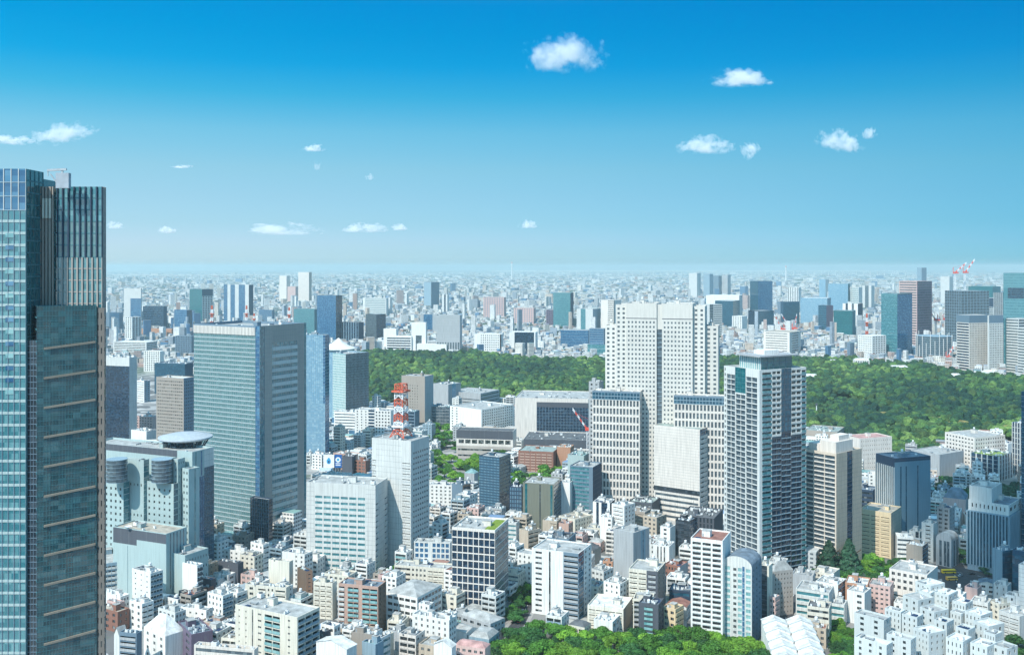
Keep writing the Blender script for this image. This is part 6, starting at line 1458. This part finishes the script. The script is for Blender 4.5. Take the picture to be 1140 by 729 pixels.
# ------------------------------------------------------------------ vehicles
def car(px, py, rot, label, colr, kind='car'):
    p = gp(px, py); c = thing({'car': 'parked_car', 'bus': 'bus', 'truck': 'truck'}[kind], label, kind, (p.x, p.y, .03), rot); pm = plain('car_paint_' + label.split()[0], colr, .35, .5, 0, .04); L_, W_, H_ = {'car': (4.5, 1.8, .85), 'bus': (11, 2.6, 2.9), 'truck': (8.5, 2.5, 2.6)}[kind]
    m = MB(); prof = [(-L_ / 2, .35), (-L_ / 2, H_ * .95), (-L_ / 2 + .3, H_), (L_ / 2 - .4, H_), (L_ / 2, H_ * .8), (L_ / 2, .35)]
    for i in range(len(prof)):
        a, b_ = prof[i], prof[(i + 1) % len(prof)]; m.poly([(a[0], -W_ / 2, a[1]), (b_[0], -W_ / 2, b_[1]), (b_[0], W_ / 2, b_[1]), (a[0], W_ / 2, a[1])])
    m.poly([(a, -W_ / 2, z) for a, z in prof][::-1]); m.poly([(a, W_ / 2, z) for a, z in prof]); m.build('body', pm, c)
    m = MB()
    if kind == 'car':
        b4 = [(-1.7, .85), (-1.1, 1.45), (.5, 1.45), (1.1, .85)]
        for i in range(3): a, b_ = b4[i], b4[i + 1]; m.poly([(a[0], -.78, a[1] + .002), (b_[0], -.78, b_[1]), (b_[0], .78, b_[1]), (a[0], .78, a[1] + .002)])
        m.poly([(a, -.78, z) for a, z in b4][::-1]); m.poly([(a, .78, z) for a, z in b4]); m.build('windows', glass('Z'), c); m = MB(); m.box(-1.1, .5, -.7, .7, 1.452, 1.5); m.build('roof', pm, c)
    else: m.box(-L_ / 2 + .4, L_ / 2 - .05, -W_ / 2 - .02, W_ / 2 + .02, H_ * .5, H_ * .78); m.build('windows', glass('Z'), c)
    for sx in (-L_ * .3, L_ * .3):
        for sy in (-W_ / 2, W_ / 2):
            m = MB(); r_ = .33 if kind == 'car' else .5; n_ = 12; q = [(sx + r_ * math.cos(6.283 * i / n_), r_ + r_ * math.sin(6.283 * i / n_)) for i in range(n_)]
            m.poly([(a, sy - .1, z) for a, z in q]); m.poly([(a, sy + .1, z) for a, z in q][::-1])
            for i in range(n_): a, b_ = q[i], q[(i + 1) % n_]; m.poly([(a[0], sy - .1, a[1]), (b_[0], sy - .1, b_[1]), (b_[0], sy + .1, b_[1]), (a[0], sy + .1, a[1])])
            m.build('wheel', plain('tyre', (.02, .02, .02), .9), c)
car(1056, 637.6, R(4), 'yellow long bus waiting on the shaded crossing', (.75, .52, .03), 'bus')
car(1059.5, 645.4, R(4), 'orange yellow truck on the near lane of the crossing', (.80, .45, .08), 'truck')
car(1045, 636, R(70), 'white car entering the crossing below the barrel roofed hall', (.7, .72, .74))
car(1069, 641, R(40), 'silver car turning on the crossing behind the trucks', (.45, .48, .50))
car(1090, 648.5, R(10), 'red car on the road below the ribbed grey tower', (.5, .07, .03))
car(1082, 639, R(8), 'black car on the road before the ribbed grey tower', (.02, .02, .025))
car(1040, 643, R(6), 'blue car at the edge of the shaded crossing', (.04, .10, .30))
car(578, 692, R(70), 'red car at the mouth of the lane beside the park', (.6, .04, .03))
car(580, 683.5, R(70), 'dark van driving up the lane beside the park', (.05, .06, .08), 'truck')
car(873, 704, R(85), 'white car in the alley beside the rounded office', (.75, .75, .75))
car(558, 700, R(20), 'grey car parked at the slate roofed villa', (.3, .32, .34))

# ------------------------------------------------------------------ air
hm = bpy.data.materials.new('haze'); hm.use_nodes = True; nt = hm.node_tree; nt.nodes.remove(nt.nodes['Principled BSDF']); pv = nt.nodes.new('ShaderNodeVolumePrincipled')
pv.inputs['Color'].default_value = HAZE_C + (1,); pv.inputs['Density'].default_value = HAZE_D; pv.inputs['Anisotropy'].default_value = HAZE_A
nt.links.new(pv.outputs[0], nt.nodes['Material Output'].inputs['Volume'])
m = MB(); m.box(-75000, 75000, -3500, 66000, -1, HAZE_TOP); hz = m.build('haze', hm); hz['kind'] = 'stuff'
# ------------------------------------------------------------------ clouds, well above the haze
CLM = {}
def cloud_mat(seed, dens, thr, sc):
    m = bpy.data.materials.new('cloud_vapour'); m.use_nodes = True; nt = m.node_tree; nt.nodes.remove(nt.nodes['Principled BSDF'])
    v = nt.nodes.new('ShaderNodeVolumePrincipled'); v.inputs['Color'].default_value = (1, 1, 1, 1); v.inputs['Anisotropy'].default_value = .0
    tcn = nt.nodes.new('ShaderNodeTexCoord'); mp = nt.nodes.new('ShaderNodeMapping'); mp.inputs['Location'].default_value = (seed * 3.7, seed * 1.3, seed * .7); mp.inputs['Scale'].default_value = (1.0, 1.0, .55)
    nt.links.new(tcn.outputs['Object'], mp.inputs[0])
    n = nt.nodes.new('ShaderNodeTexNoise'); n.inputs['Scale'].default_value = sc; n.inputs['Detail'].default_value = 6; n.inputs['Roughness'].default_value = .62; nt.links.new(mp.outputs[0], n.inputs['Vector'])
    ln = nt.nodes.new('ShaderNodeVectorMath'); ln.operation = 'LENGTH'; nt.links.new(tcn.outputs['Object'], ln.inputs[0])
    sp = nt.nodes.new('ShaderNodeSeparateXYZ'); nt.links.new(tcn.outputs['Object'], sp.inputs[0])
    base = _mr(nt, sp.outputs['Z'], -.45, -.22, 0, 1)                      # flattish foot
    fall = _math(nt, 'SUBTRACT', 1.0, _math(nt, 'POWER', ln.outputs['Value'], 2.0))
    d = _math(nt, 'SUBTRACT', _math(nt, 'ADD', _math(nt, 'MULTIPLY', n.outputs['Fac'], 2.9), _math(nt, 'MULTIPLY', fall, .62)), thr + .74)
    d = _math(nt, 'MULTIPLY', _math(nt, 'MINIMUM', _math(nt, 'MAXIMUM', _math(nt, 'MULTIPLY', d, 3.6), 0), 1), _math(nt, 'MULTIPLY', base, dens))
    nt.links.new(d, v.inputs['Density']); nt.links.new(v.outputs[0], nt.nodes['Material Output'].inputs['Volume'])
    m.cycles.volume_step_rate = .5
    return m
def cloud(label, x, y, z, sx, sy, sz, seed, dens=.02, thr=1.12, sc=2.2, tilt=0):
    m = MB(); m.lathe([(math.sin(math.pi * i / 12) + 1e-4, -math.cos(math.pi * i / 12)) for i in range(13)], 0, 0, 24)
    me = m.mesh('cloud'); me.materials.append(cloud_mat(seed, dens, thr, sc))
    o = thing('cloud', label, 'cloud', (x, y, z), 0, None, me); o.scale = (sx, sy, sz); o.rotation_euler = (0, tilt, 0); return o
def sky_cloud(label, px, py, wpx, hpx, seed, dens=3.6, thr=1.12, sc=2.2, tilt=0, alt=1500):
    Y = (alt - H) * F / (HY - py); k_ = Y / F; sx, sz = wpx * .62 * k_, hpx * .75 * k_
    return cloud(label, (px - CX) * k_, Y, alt, sx, sx * .7, sz, seed, dens / (sx * .7 + sz), thr, sc, tilt)
sky_cloud('largest white cloud, puffy and ragged, high over the middle of the city', 628, 64, 84, 46, 1)
sky_cloud('long flat white cloud beside the largest cloud', 823, 90, 72, 20, 2)
sky_cloud('white puff with a small peak below the long flat cloud', 785, 164, 56, 22, 3)
sky_cloud('small slanting wisp beside the peaked white puff', 836, 169, 20, 20, 4, tilt=-.7)
sky_cloud('bright rounded cloud with a tapering tail over the palace wood', 934, 159, 52, 24, 5, tilt=.25)
sky_cloud('faint small puff just above the tapering cloud', 968, 150, 16, 16, 6, 3.0)
sky_cloud('bright wedge shaped cloud above the near glass skyscraper', 72, 150, 66, 22, 7, tilt=-.2)
sky_cloud('flat white cloud by the picture edge above the glass skyscraper', 8, 157, 50, 12, 8)
sky_cloud('little oval cloud alone over the green tower', 349, 166, 24, 9, 9)
sky_cloud('low wide cloud bank above the horizon over the green tower', 316, 257, 84, 14, 10)
sky_cloud('low cloud beside the wide cloud bank', 405, 255, 46, 12, 11)
sky_cloud('small low cloud, brightest of the low ones near the horizon', 443, 254, 22, 8, 12)
sky_cloud('tiny white oval cloud low over the horizon', 588, 251, 20, 10, 13)
sky_cloud('small low cloud close to the near glass skyscraper', 186, 257, 20, 9, 14, 4.0)
sky_cloud('thin low streak of cloud behind the near glass skyscraper', 128, 252, 24, 9, 15, 3.0)
sky_cloud('barely visible thread of cloud in the middle sky', 353, 186, 10, 12, 16, 1.5)
sky_cloud('pale shred of cloud over the small low clouds', 412, 198, 12, 8, 17, 1.5)
sky_cloud('thin streak of cloud between the oval cloud and the skyscraper', 203, 186, 24, 4, 18, 2.5)
gx_, gy_ = 502, 872; hh_ = 1100 / sd.z
sc_ = cloud('white cumulus overhead that shades the crossing and the ribbed grey tower', gx_ + sd.x * hh_, gy_ + sd.y * hh_, 1100, 155, 280, 60, 21, .06, .58, 1.6)
sc_.rotation_euler = (0, 0, -R(23.5))
